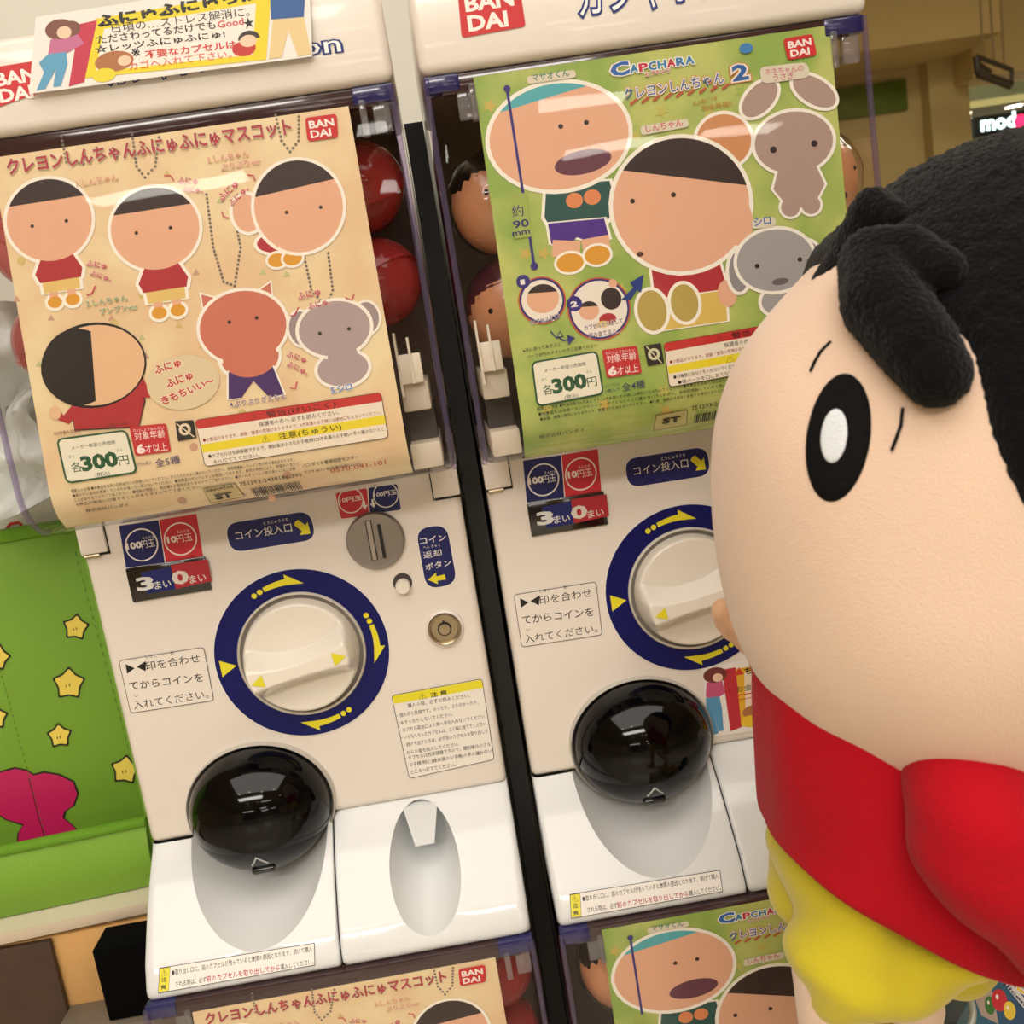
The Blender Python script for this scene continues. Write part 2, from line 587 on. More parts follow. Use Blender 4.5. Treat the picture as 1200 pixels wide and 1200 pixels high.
    def hk(x, z):
        r = math.hypot(x, z) / R0
        u_ = x * cos(th) + z * sin(th); v_ = -x * sin(th) + z * cos(th)
        v_ += .0050 - .10 * u_ * u_ / R0 - .0
        base = .0115 if r < .93 else .0115 * math.sqrt(max(0, 1 - ((r - .93) / .07) ** 2))
        dish = -.0040 * max(0, 1 - (r / .93) ** 2)
        hw = .0085 + .009 * (u_ / R0) ** 2
        s_ = abs(v_) / hw
        bar = .0195 * (1 if s_ < .55 else max(0, 1 - ((s_ - .55) / .75)) ** .8 if s_ < 1.3 else 0)
        edge = 1 if r < .86 else max(0, 1 - ((r - .86) / .12))
        return base + dish + bar * min(1, edge) * (1 if v_ < 0 else 1)
    rings = [[bm.verts.new((PCX, -.001 - hk(0, 0), PCZ))]]
    for i in range(1, NR + 1):
        r = R0 * i / NR
        rings.append([bm.verts.new((PCX + r * cos(2 * PI * k / NA), -.001 - hk(r * cos(2 * PI * k / NA), r * sin(2 * PI * k / NA)), PCZ + r * sin(2 * PI * k / NA))) for k in range(NA)])
    for k in range(NA): bm.faces.new((rings[0][0], rings[1][k], rings[1][(k + 1) % NA]))
    for a, b in zip(rings[1:], rings[2:]):
        for k in range(NA): bm.faces.new((a[k], a[(k + 1) % NA], b[(k + 1) % NA], b[k]))
    knob = obj('knob', bm, M_WHITE2, root, O, ang=80)
    ka = Art(-.001)
    ka.yf = lambda x, z: -.0012 - hk(x - PCX, z - PCZ) - .0003
    def ktri(ux, vz, s_, fl):
        pts = []
        for a, b in ((fl * .6, 0), (-fl * .45, .55), (-fl * .45, -.55)):
            uu, vv = ux + a * s_, vz + b * s_
            pts.append((PCX + uu * cos(th) - vv * sin(th), PCZ + uu * sin(th) + vv * cos(th)))
        ka.add('marks', pts, [(0, 1, 2)], Y_INK)
    ktri(-.0305, -.0035, .0085, -1)
    ktri(.0305, -.0035, .0095, 1)
    ka.build(knob, O, ('marks',))
    # --- print on dial plate (yellow arrows)
    da = Art(-.001)
    def pol(r, deg): return (PCX + r * cos(math.radians(deg)), PCZ + r * sin(math.radians(deg)))
    da.add('marks', [(.0182, .0145), (.0062, .0205), (.0062, .0075)], [(0, 1, 2)], Y_INK)
    for a0 in (118, 22, -62 - 0):
        for k in (0, 1):
            c = pol(.0567, a0 - 5.2 * k)
            da.add('marks', [(c[0] + .0021 * cos(q * PI / 8), c[1] + .0021 * sin(q * PI / 8)) for q in range(16)], [tuple(range(16))], Y_INK)
        V = []
        for k in range(9):
            aa = a0 - 8.5 - k * 2.9
            wdt = .0018 + .0001 * k
            V += [pol(.0567 + wdt, aa), pol(.0567 - wdt, aa)]
        da.add('marks', V, [(2 * i, 2 * i + 1, 2 * i + 3, 2 * i + 2) for i in range(8)], Y_INK)
        da.add('marks', [pol(.0555 + .0072, a0 - 26), pol(.0548, a0 - 40), pol(.0545, a0 - 26)], [(0, 1, 2)], Y_INK)
    da.build(plate, O, ('marks',))
    # --- coin slot
    bm = bmesh.new()
    lathe(bm, .1380, .0925, [(.0218, .0), (.0218, -.0035), (.0205, -.0055), (.0190, -.0052), (0, -.0058)], 64)
    coin = obj('coin_slot_disc', bm, M_GREY, root, O)
    bm = bmesh.new()
    box(bm, .1335, .1372, -.0068, -.004, .0785, .1085, .0004, 1)
    obj('slot_guide', bm, mat('grey_guide', (170, 160, 150), .4, metal=.6), coin, O)
    bm = bmesh.new()
    box(bm, .1415, .1438, -.0072, -.004, .0790, .1045)
    box(bm, .1331, .1334, -.0070, -.005, .0783, .1087)
    box(bm, .1372, .1375, -.0070, -.005, .0783, .1087)
    obj('slot', bm, M_BLACKM, coin, O)
    # --- return button
    x_, z_ = bp(472, 684, 0)
    bm = bmesh.new()
    disc(bm, x_, z_ + .001, .001, -.0004, .0073)
    btn = obj('button_recess', bm, mat('recess_shadow_plastic', (70, 62, 58), .6), root, O)  # flat disc, the shade of the recess is only its dark colour
    bm = bmesh.new()
    lathe(bm, x_, z_ - .0012, [(.0056, 0), (.0056, -.006), (.0048, -.0075), (0, -.0078)], 32)
    obj('return_button', bm, M_WHITE2, btn, O)
    # --- lock
    x_, z_ = bp(521, 736, 0)
    bm = bmesh.new()
    lathe(bm, x_, z_, [(.0150, 0), (.0145, -.002), (.0128, -.0032), (.0125, -.001)], 48)
    lk = obj('lock_collar', bm, M_WHITE, root, O)
    bm = bmesh.new()
    lathe(bm, x_, z_, [(.0125, 0), (.0125, -.0040), (.0115, -.0052), (.0105, -.0048), (.0100, -.002), (0, -.002)], 48)
    obj('lock_cylinder', bm, M_STEEL, lk, O)
    bm = bmesh.new()
    lathe(bm, x_, z_, [(.0052, -.002), (.0052, -.0035), (.0042, -.0035), (.0042, -.002)], 32)
    box(bm, x_ - .0006, x_ + .0006, -.0038, -.002, z_ + .0035, z_ + .0065)
    obj('keyway', bm, M_BLACKM, lk, O)
    bm = bmesh.new()
    lathe(bm, x_, z_, [(.0042, -.002), (.0042, -.0042), (0, -.0044)], 24)
    obj('lock_core', bm, M_STEEL, lk, O)
    # --- hinge blocks at the top corners
    for (xa, xb) in ((XL - .0005, -.0555), (.1860, XR + .0005)):
        bm = bmesh.new()
        box(bm, xa, xb, -.0035, .02, .1165, .1402, .0012, 2)
        hb = obj('hinge_block', bm, M_WHITE, root, O)
        bm = bmesh.new()
        box(bm, xa + .0005, xb + .0008, -.0006, .01, .1145, .1166)
        box(bm, (xb if xa < 0 else xa - .0008), (xb + .0008 if xa < 0 else xa), -.0006, .01, .1145, .140)
        obj('hinge_gap', bm, M_BLACKM, hb, O)
        bm = bmesh.new()
        if xa < 0:
            tube(bm, [(xa + .002, -.0015, .1150), (xa + .013, -.0015, .1150)], .0016, 10)
            obj('hinge_pin', bm, M_STEEL, hb, O)
    # --- counter window
    bm = bmesh.new()
    box(bm, -.0465, .0122, -.0022, .001, .0755, .1015, .0010, 2)
    cw = obj('counter_window', bm, mat('window_smoke', (26, 20, 22), .15, coat=.6), root, O)
    ca = Art(-.0024)
    ca.rrect([(165, 671), (201, 664), (207, 690), (173, 696)], 1, (12, 26, 104))
    ca.rrect([(200, 662), (243, 655.5), (248, 681), (206, 690)], 1, (176, 34, 48))
    ca.text('3', (163, 692), (180, 689.5), 22, (225, 225, 220), .04)
    ca.text('まい', (182, 690), (201, 687), None, (225, 225, 220), .01)
    ca.text('0', (204.5, 685), (221, 682), 22, (225, 215, 205), .04)
    ca.text('まい', (223, 683.5), (242, 680), None, (225, 215, 205), .01)
    ca.build(cw, O)
    # --- panel decals
    pa = Art(-.0003)
    NAVY = (8, 16, 92); RED = (204, 38, 52); WH = (240, 234, 228); BK = (26, 22, 22); YE = (232, 220, 40)
    pa.rrect([(138.5, 615.5), (186.5, 608.5), (194, 659.5), (147, 666.5)], 2, NAVY, WH, 1)
    pa.rrect([(185.5, 608.5), (231, 601), (239, 652.5), (193.5, 659.5)], 2, RED, WH, 1)
    pa.ring(166, 638.5, 19.5, 1.6, WH)
    pa.ring(211.5, 631.5, 19.5, 1.6, WH)
    pa.text('100', (149.5, 644), (166, 641.5), 11, WH, .045)
    pa.text('円玉', (166.5, 642), (182, 639.5), 11, WH, .03)
    pa.text('10', (197, 636.5), (207, 635), 11, WH, .045)
    pa.text('円玉', (208, 635.5), (226, 632.5), 11, WH, .03)
    pa.text('えんだま', (167, 632), (181, 630), None, WH)
    pa.text('えんだま', (208, 625), (222, 623), None, WH)
    pa.rrect([(262, 613), (364, 597), (372, 633), (270, 649)], 26, NAVY, WH, 1.5)
    pa.text('コイン投入口', (277, 632.5), (342.5, 622), 12.5, WH, .01)
    pa.text('とうにゅうぐち', (309, 615), (338, 610), None, WH)
    pa.poly([(346, 611.5), (349.5, 609), (358, 615.5), (360.5, 611.5), (364, 625.5), (351.5, 627), (354, 622.5), (344.5, 615)], YE)
    pa.rrect([(486, 619), (524, 613), (537, 684.5), (499, 692)], 26, NAVY, WH, 1.3)
    pa.text('コイン', (493, 637.5), (523, 632.5), 9.5, WH, .01)
    pa.text('返却', (496.5, 654), (518, 650.5), 9.5, WH, .01)
    pa.text('ボタン', (499.5, 668), (529, 662), 9.5, WH, .01)
    pa.text('へん きゃく', (496, 643), (516, 640), None, WH)
    pa.poly([(501.5, 679.5), (511, 671), (511.5, 675.5), (521, 673), (522.5, 679), (512.5, 680.5), (513.5, 684.5)], YE)
    # coin label above the slot
    pa.rrect([(392, 577), (431, 571), (433, 604), (399, 609)], 5, RED, WH, 1)
    pa.rrect([(430.5, 571), (466, 566), (471, 598), (433, 603)], 5, NAVY, WH, 1)
    pa.ring(411, 586.5, 15, 1.3, WH)
    pa.ring(452, 580, 15, 1.3, WH)
    pa.text('10円玉', (398.5, 589), (424, 585.5), 7, WH, .02)
    pa.text('100円玉', (439, 582.5), (465, 578.5), 7, WH, .02)
    for ax_, ay_ in ((427, 590), (437, 588)):
        pa.line([(ax_ - .7, ay_ - 3), (ax_ + .5, ay_ + 4)], 3, WH)
        pa.poly([(ax_ - 3.5, ay_ + 2.5), (ax_ + 4, ay_ + 1.5), (ax_ + 1, ay_ + 7)], WH)
    # instruction label
    pa.rrect([(139, 774), (239, 758), (251, 821), (153, 836)], 6, (238, 229, 218), BK, .9)
    pa.poly([(147, 778), (158, 783), (149, 789.5)], BK)
    pa.poly([(171, 774.5), (160, 781.5), (171, 786.5)], BK)
    pa.text('印を合わせ', (172, 785), (235, 775), 12.5, BK, .008)
    pa.text('てからコインを', (152.5, 808), (238.5, 797.5), 12.5, BK, .008)
    pa.text('入れてください。', (157.5, 830.5), (245, 817), 12.5, BK, .008)
    pa.text('しるし', (171, 771.5), (184, 769.5), None, BK)
    pa.text('あ', (200, 767), (204, 766.4), None, BK)
    pa.text('い', (158, 817), (162, 816.4), None, BK)
    # caution label
    pa.rrect([(458.5, 815), (565, 795), (579.5, 890), (479.5, 912.5)], 6, (238, 231, 220), BK, .9)
    pa.rrect([(459.5, 815.5), (564, 796.2), (566.5, 806), (461.5, 825)], 4, YE)
    pa.text('⚠', (491, 819), (500, 817.3), 8, BK)
    pa.text('注 意', (505, 817), (524, 813.4), 7, BK, .02)
    lines = ['購入の際、必ずお読みください。', '・揺れると危険です。のったり、よりかかったり、', 'ゆすったりしないでください。', '・カプセル取出口より奥へ手を入れないでください。',
             '・いらなくなったカプセルは、ゴミ箱に捨ててください。', '・続けて出すときは、必ず前のカプセルを取り出して', 'からお金を投入してください。',
             '・カプセルは包装容器ですので、開封後は小さな', 'お子様(特に3歳未満のお子様)の手の届かない', 'ところへ捨ててください。']
    xs = [(478, 551), (466, 561), (470, 531), (469, 570), (471, 571.5), (474, 572), (477, 538.5), (475.5, 575), (480, 576.5), (482, 534)]
    ys = [829, 840.5, 849, 858, 866.5, 875, 884, 890.5, 898, 906.5]
    for t, (a, b), y in zip(lines, xs, ys):
        pa.text(t, (a, y), (b, y - (b - a) * .17), 6.2, BK, .006)
    pa.build(root, O, ('artwork', 'lettering'))
    # strip label on the bulging lower front
    sa = Art(-.074)
    sa.yf = lambda x, z: y0(z) - .0006
    sa.rrect([(185, 1138), (368, 1107.5), (370, 1127), (187, 1160)], 1, (238, 233, 226), BK, .8)
    sa.rrect([(185.5, 1138.5), (198, 1136.4), (199.5, 1157), (187, 1159)], .6, YE, BK, .5)
    sa.text('⚠', (188.5, 1144.5), (195.5, 1143), 6, BK)
    sa.text('注', (189.5, 1150), (195.5, 1149), 5, BK, .02)
    sa.text('意', (190, 1156.5), (196, 1155.5), 5, BK, .02)
    sa.text('●取り出し口に、前のカプセルが残っていると故障の原因となります。続けて購入', (201, 1143.5), (366, 1115), 6, BK)
    sa.text('される際は、必ず', (207, 1153), (243, 1147), 6, BK)
    sa.text('前のカプセルを取り出してから', (243, 1147), (329, 1133), 6.6, (176, 20, 70), .015)
    sa.text('購入してください。', (330, 1132.5), (368, 1125.5), 6, BK)
    st = sa.build(root, O, ('artwork', 'lettering'))
    # --- case
    xa, xb = -.0768, .2078
    prof = [(CASE_Y, Z_TOP - .002)] + [(CASE_Y + CR_ * (1 - cos(a)), Z_CASE + CR_ * (1 - sin(a))) for a in [PI / 2 * i / 10 for i in range(11)]] + [(.02, Z_CASE), (.26, Z_CASE)]
    prof = [prof[0]] + [(y, z) for y, z in prof[1:]]
    bm = bmesh.new()
    L = [bm.verts.new((xa + .010, y, z)) for y, z in prof]
    R = [bm.verts.new((xb - .010, y, z)) for y, z in prof]
    for i in range(len(prof) - 1): bm.faces.new((L[i], L[i + 1], R[i + 1], R[i]))
    for sgn, xe, xi, edge in ((-1, xa, xa + .010, L), (1, xb, xb - .010, R)):
        # rounded vertical corner then side wall
        prev = edge
        for k in range(1, 7):
            a = PI / 2 * k / 6
            off = .010 * (1 - cos(a))
            cur = []
            for (y, z), v in zip(prof, edge):
                # push inward from the front and from the bottom
                if z > Z_CASE + CR_ + 1e-6: yy, zz = y + off, z
                else:
                    ly, lz = y - (CASE_Y + CR_), z - (Z_CASE + CR_)
                    if y > CASE_Y + CR_: ly = 0
                    d = math.hypot(ly, lz) or 1
                    yy, zz = y - ly / d * off, z - lz / d * off
                cur.append(bm.verts.new((xi + sgn * .010 * sin(a), yy, zz)))
            for i in range(len(prof) - 1): bm.faces.new((prev[i], prev[i + 1], cur[i + 1], cur[i]))
            prev = cur
        top_back = bm.verts.new((xe, .26, Z_TOP - .002))
        bm.faces.new(prev + [top_back])
    case = obj('clear_case', bm, M_CLEAR, root, O, ang=30)
    # tinted edge strips
    for xe in (xa, xb):
        s_ = 1 if xe > 0 else -1
        bm = bmesh.new()
        pts = []
        for y, z in prof[:12]:
            pts.append((xe - s_ * .0030, y + .0025 if z > Z_CASE + CR_ else y + .002, z + (.0015 if z < Z_CASE + CR_ else 0)))
        tube(bm, pts, .0020, 10)
        obj('edge_rib', bm, M_CLEARP, case, O)
    bm = bmesh.new()
    box(bm, xa + .012, xb - .012, CASE_Y + .0045, CASE_Y + .012, Z_TOP - .0125, Z_TOP - .0005, .001)
    rail = obj('top_rail', bm, M_RAIL, root, O)
    for x0_, x1_ in ((xa + .002, xa + .024), (xb - .028, xb - .002)):
        bm = bmesh.new()
        box(bm, x0_, x1_, CASE_Y + .0035, CASE_Y + .014, Z_TOP - .0110, Z_TOP - .0002, .0015)
        obj('rail_corner', bm, M_RAILB, rail, O)
    for cx_ in (-.0480, .183):
        bm = bmesh.new()
        box(bm, cx_, cx_ + .0045, CASE_Y + .0028, CASE_Y + .009, Z_TOP - .030, Z_TOP - .008, .001)
        box(bm, cx_ + .008 * (1 if cx_ > 0 else -1), cx_ + .008 * (1 if cx_ > 0 else -1) + .011, CASE_Y + .005, CASE_Y + .011, Z_TOP - .028, Z_TOP - .010, .001)
        obj('poster_clip', bm, M_CLIP, rail, O)
    # interior: dark back wall, floor, mechanism
    bm = bmesh.new()
    box(bm, xa + .006, xb - .006, .095, .26, Z_CASE + .004, Z_TOP - .003)
    box(bm, xa + .006, xb - .006, CASE_Y + .016, .095, Z_TOP - .006, Z_TOP - .003)  # added dark slab, covers the lit white underside of the header
    obj('inner_hopper', bm, M_DARKIN, root, O)
    for side in (-1, 1):
        xs0, xs1 = (-.0675, -.047) if side < 0 else (.1775, .1985)
        bm = bmesh.new()
        box(bm, xs0, xs1, -.060, .050, Z_CASE + .0045, Z_CASE + .022, .0015)
        box(bm, xs0, xs1 - .002, -.052, .050, .186, .206, .0015)
        mech = obj('mechanism_block', bm, M_BEIGE, root, O)
        bm = bmesh.new()
        box(bm, xs0 + .001, xs1 - .004, -.058, -.048, .205, .225, .001)
        box(bm, xs0 + .001, xs0 + .0025, -.060, -.048, .197, .240)
        box(bm, xs1 - .0115, xs1 - .010, -.060, -.048, .205, .236)
        obj('comb_clip', bm, M_CREAM, mech, O)
        bm = bmesh.new()
        box(bm, xs0 + .001, xs1 - .001, -.035, .050, Z_CASE + .022, .186)
        obj('gap_shade_box', bm, mat('gap_shade_dark', (54, 46, 42), .5), mech, O)  # dark box painting in the shade of the gap between the beige blocks
    return root

A_UP = machine_shared()

def copy_tree(o, parent=None):
    c = o.copy()
    COL.objects.link(c)
    if parent: c.parent = parent
    for ch in list(o.children): copy_tree(ch, c)
    return c
W_, H_ = .30, .590
B_UP = copy_tree(A_UP); B_UP.location = BASE + Vector((W_, 0, 0))
A_LO = copy_tree(A_UP); A_LO.location = BASE + Vector((0, 0, -H_))
B_LO = copy_tree(A_UP); B_LO.location = BASE + Vector((W_, 0, -H_))
B_UP['label'] = 'white capsule toy machine behind the plush doll, upper one with the green poster'
A_LO['label'] = 'lower left capsule toy machine, top of its case with cream poster at the bottom edge'
B_LO['label'] = 'lower right capsule toy machine, top of its case with green poster below the outlet'

# the far left machine stands alone: its case shows no loading mechanism on that side
for ch in list(A_UP.children):
    if ch.name.startswith('mechanism_block') and min(v.co.x for v in ch.data.vertices) + BASE.x < 0:
        for g_ in list(ch.children): bpy.data.objects.remove(g_)
        bpy.data.objects.remove(ch)

# --- header boxes on the upper machines
def header(root, n):
    bm = bmesh.new()
    box(bm, -.0765, .2075, -.0868, .10, Z_TOP, .4465, .006, 4)
    return obj('header', bm, M_WHITE, root, BASE)
hA, hB = header(A_UP, 0), header(B_UP, 1)
NAVY = (18, 40, 120)
a = Art(-.0872)
a.brand([(-27, 83), (34, 74), (55, 105), (-20, 128)] if False else [(-14, 80), (47, 70.5), (55, 105.5), (-6, 127)])
a.text('ガシャポン', (128, 99), (255, 80), 22, (250, 248, 244), 0, out=NAVY, ob=.06)
a.text('Station', (262, 77), (400, 60), 24, (250, 248, 244), 0, out=NAVY, ob=.06)
a.build(hA, BASE)
b = Art(-.0872, W_)
b.brand([(536, -12), (608, -22), (616, 31), (541, 44.5)])
b.text('ガシャポン', (680, 17), (850, -9), 44, (250, 248, 244), 0, out=NAVY, ob=.06)
b.text('Station', (860, -10), (990, -30), 44, (250, 248, 244), 0, out=NAVY, ob=.06)
b.build(hB, BASE)

# ================================================================== POSTERS
def poster_sheet(root, mt, x0, x1, xb0, z0, z1):
    bm = bmesh.new()
    rows = 26
    g = []
    for i in range(rows + 1):
        t = i / rows
        z = z1 + (z0 - z1) * t
        xa = x0 + (xb0 - x0) * t
        g.append([bm.verts.new((xa + (x1 - xa) * k / 4, poster_y(0, z), z)) for k in range(5)])
    for p, q in zip(g, g[1:]):
        for k in range(4): bm.faces.new((p[k], p[k + 1], q[k + 1], q[k]))
    r = bmesh.ops.extrude_face_region(bm, geom=bm.faces[:])
    bmesh.ops.translate(bm, verts=[v for v in r['geom'] if isinstance(v, bmesh.types.BMVert)], vec=(0, .0004, 0))
    return obj('poster', bm, mt, root, BASE)
M_PCREAM = mat('poster_cream_print', (240, 222, 176), .35, noise=1, nscale=22, rgb2=(232, 200, 156))
M_PGREEN = mat('poster_green_print', (192, 200, 112), .35, noise=1, nscale=24, rgb2=(146, 176, 82))
PY = CASE_Y + .0042
SKIN = (232, 178, 144); HAIR = (52, 36, 34); SRED = (178, 46, 52); SYEL = (228, 196, 116); SHOE = (222, 158, 48)
def doll(A, cx, cy, rx, ry, hair=HAIR, shirt=SRED, pants=SYEL, shoe=SHOE, bx=0, bw=.62, hy=0, feet=True, s=None):
    """plain peg doll: round head with a cap of hair, bell shirt, shorts and shoes."""
    s = s or ry
    H = 4
    bxc = cx + bx + .16 * s
    yb = cy + ry * .85
    q = lambda dx, dy: (bxc + dx * s + dy * s * .155, yb + dy * s - dx * s * .155)
    body = [q(-.34 * bw / .5, 0), q(.34 * bw / .5, 0), q(.52 * bw / .5, .45), q(.46 * bw / .5, .70), q(-.46 * bw / .5, .70), q(-.54 * bw / .5, .45)]
    pnt = [q(-.42 * bw / .5, .64), q(.42 * bw / .5, .64), q(.40 * bw / .5, 1.0), q(-.40 * bw / .5, 1.0)]
    for P_ in (body, pnt): A.poly(P_, (250, 244, 226), halo=5)
    if feet:
        for d in (-.2, .2):
            c = q(d * bw / .5, 1.28); A.ell(c[0], c[1], .2 * s + 3.5, .17 * s + 3.5, (250, 244, 226))
    A.ell(cx, cy, rx, ry, SKIN, halo=4)
    if feet:
        for d in (-.2, .2):
            A.poly([q(d * bw / .5 - .12, .95), q(d * bw / .5 + .12, .95), q(d * bw / .5 + .12, 1.3), q(d * bw / .5 - .12, 1.3)], SKIN)
            c = q(d * bw / .5, 1.28); A.ell(c[0], c[1], .2 * s, .16 * s, shoe)
    A.poly(pnt, pants); A.poly(body, shirt)
    A.ell(cx, cy, rx, ry, SKIN)
    A.ell(cx, cy, rx, ry, hair, a0=28, a1=152)
def dots(A, cx, cy, e, r=2.2, rgb=(50, 34, 34)):
    A.ell(cx - e, cy + e * .155, r, r, rgb, n=14); A.ell(cx + e, cy - e * .155, r, r, rgb, n=14)
def chain(A, pts):
    for (x0, y0_), (x1, y1) in zip(pts, pts[1:]):
        n = max(2, int(math.hypot(x1 - x0, y1 - y0_) / 4.6))
        keep = A.n
        for k in range(n):
            A.n = keep
            A.ell(x0 + (x1 - x0) * k / n, y0_ + (y1 - y0_) * k / n, 1.7, 1.7, (120, 110, 100), n=8)
def squeak(A, p0, p1, p2, p3):
    for s_, (u0, u1) in (('ふにゅ', (p0, p1)), ('ふにゅ。', (p2, p3))):
        A.text(s_, u0, u1, None, (196, 60, 92), .02, out=(240, 214, 190), ob=.07)
def warn_box(A, c, reds, yels, l1, l2, l3, l4):
    TL, TR, BR, BL = [np.array(p, float) for p in c]
    Lp = lambda u, v: tuple((TL + (TR - TL) * u) * (1 - v) + (BL + (BR - BL) * u) * v)
    A.rrect(c, 6, (240, 228, 206), (60, 40, 36), .8)
    A.rrect([Lp(.003, .01), Lp(.997, .01), Lp(.998, .20), Lp(.004, .20)], 3, (198, 48, 44))
    A.rrect([Lp(.005, .53), Lp(.997, .50), Lp(.998, .69), Lp(.006, .70)], .4, (236, 216, 44))
    A.text(reds, Lp(.38, .165), Lp(.75, .155), 7, (66, 20, 20), .01)
    A.text('⚠', Lp(.29, .165), Lp(.33, .165), 7, (66, 20, 20))
    A.text(l1, Lp(.33, .335), Lp(.76, .33), 5.6, (40, 30, 30), .005)
    A.text(l2, Lp(.02, .48), Lp(.985, .47), 4.6, (150, 40, 40))
    A.text(yels, Lp(.42, .665), Lp(.76, .655), 7.5, (50, 36, 20), .01)
    A.text('⚠', Lp(.33, .665), Lp(.37, .66), 7, (50, 36, 20))
    A.text(l3, Lp(.03, .83), Lp(.985, .825), 4.8, (40, 30, 30), .004)
    A.text(l4, Lp(.05, .965), Lp(.30 if len(l4) < 14 else .985, .96), 4.8, (40, 30, 30), .004)
def price(A, c, cnt, ring_c):
    TL, TR, BR, BL = [np.array(p, float) for p in c]
    Lp = lambda u, v: tuple((TL + (TR - TL) * u) * (1 - v) + (BL + (BR - BL) * u) * v)
    G = (34, 84, 50)
    A.rrect(c, 9, (236, 232, 208), G, 2.4)
    A.text('メーカー希望小売価格', Lp(.18, .28), Lp(.80, .28), 4.6, (50, 46, 40))
    A.text('各', Lp(.12, .76), Lp(.27, .76), 12, G, .02)
    A.text('300', Lp(.28, .77), Lp(.76, .76), 21, G, .05)
    A.text('円', Lp(.78, .76), Lp(.92, .76), 12, G, .02)
    A.text('(税込)', Lp(.42, .94), Lp(.62, .94), 5, (50, 46, 40))
    A.text('かく', Lp(.12, .46), Lp(.20, .46), 4, G)
    A.text('えん', Lp(.79, .46), Lp(.87, .46), 4, G)
    TL, TR, BR, BL = [np.array(p, float) for p in ring_c]
    Lq = lambda u, v: tuple((TL + (TR - TL) * u) * (1 - v) + (BL + (BR - BL) * u) * v)
    A.rrect(ring_c, 3, (196, 44, 50))
    A.text('たいしょうねんれい', Lq(.08, .18), Lq(.92, .18), 3.4, (246, 232, 224))
    A.text('対象年齢', Lq(.08, .46), Lq(.92, .46), 9.5, (246, 232, 224), .01)
    A.text('6', Lq(.08, .93), Lq(.28, .93), 13, (246, 232, 224), .05)
    A.text('才以上', Lq(.30, .92), Lq(.92, .92), 9.5, (246, 232, 224), .01)
def barcode(A, c):
    TL, TR, BR, BL = [np.array(p, float) for p in c]
    Lp = lambda u, v: tuple((TL + (TR - TL) * u) * (1 - v) + (BL + (BR - BL) * u) * v)
    rnd = random.Random(3)
    u = 0
    while u < .97:
        wd = rnd.choice((.010, .018, .026)); 
        A.poly([Lp(u, 0), Lp(u + wd, 0), Lp(u + wd, 1), Lp(u, 1)], (40, 34, 30)); u += wd + rnd.choice((.010, .016, .022))
BKT = (58, 46, 34)
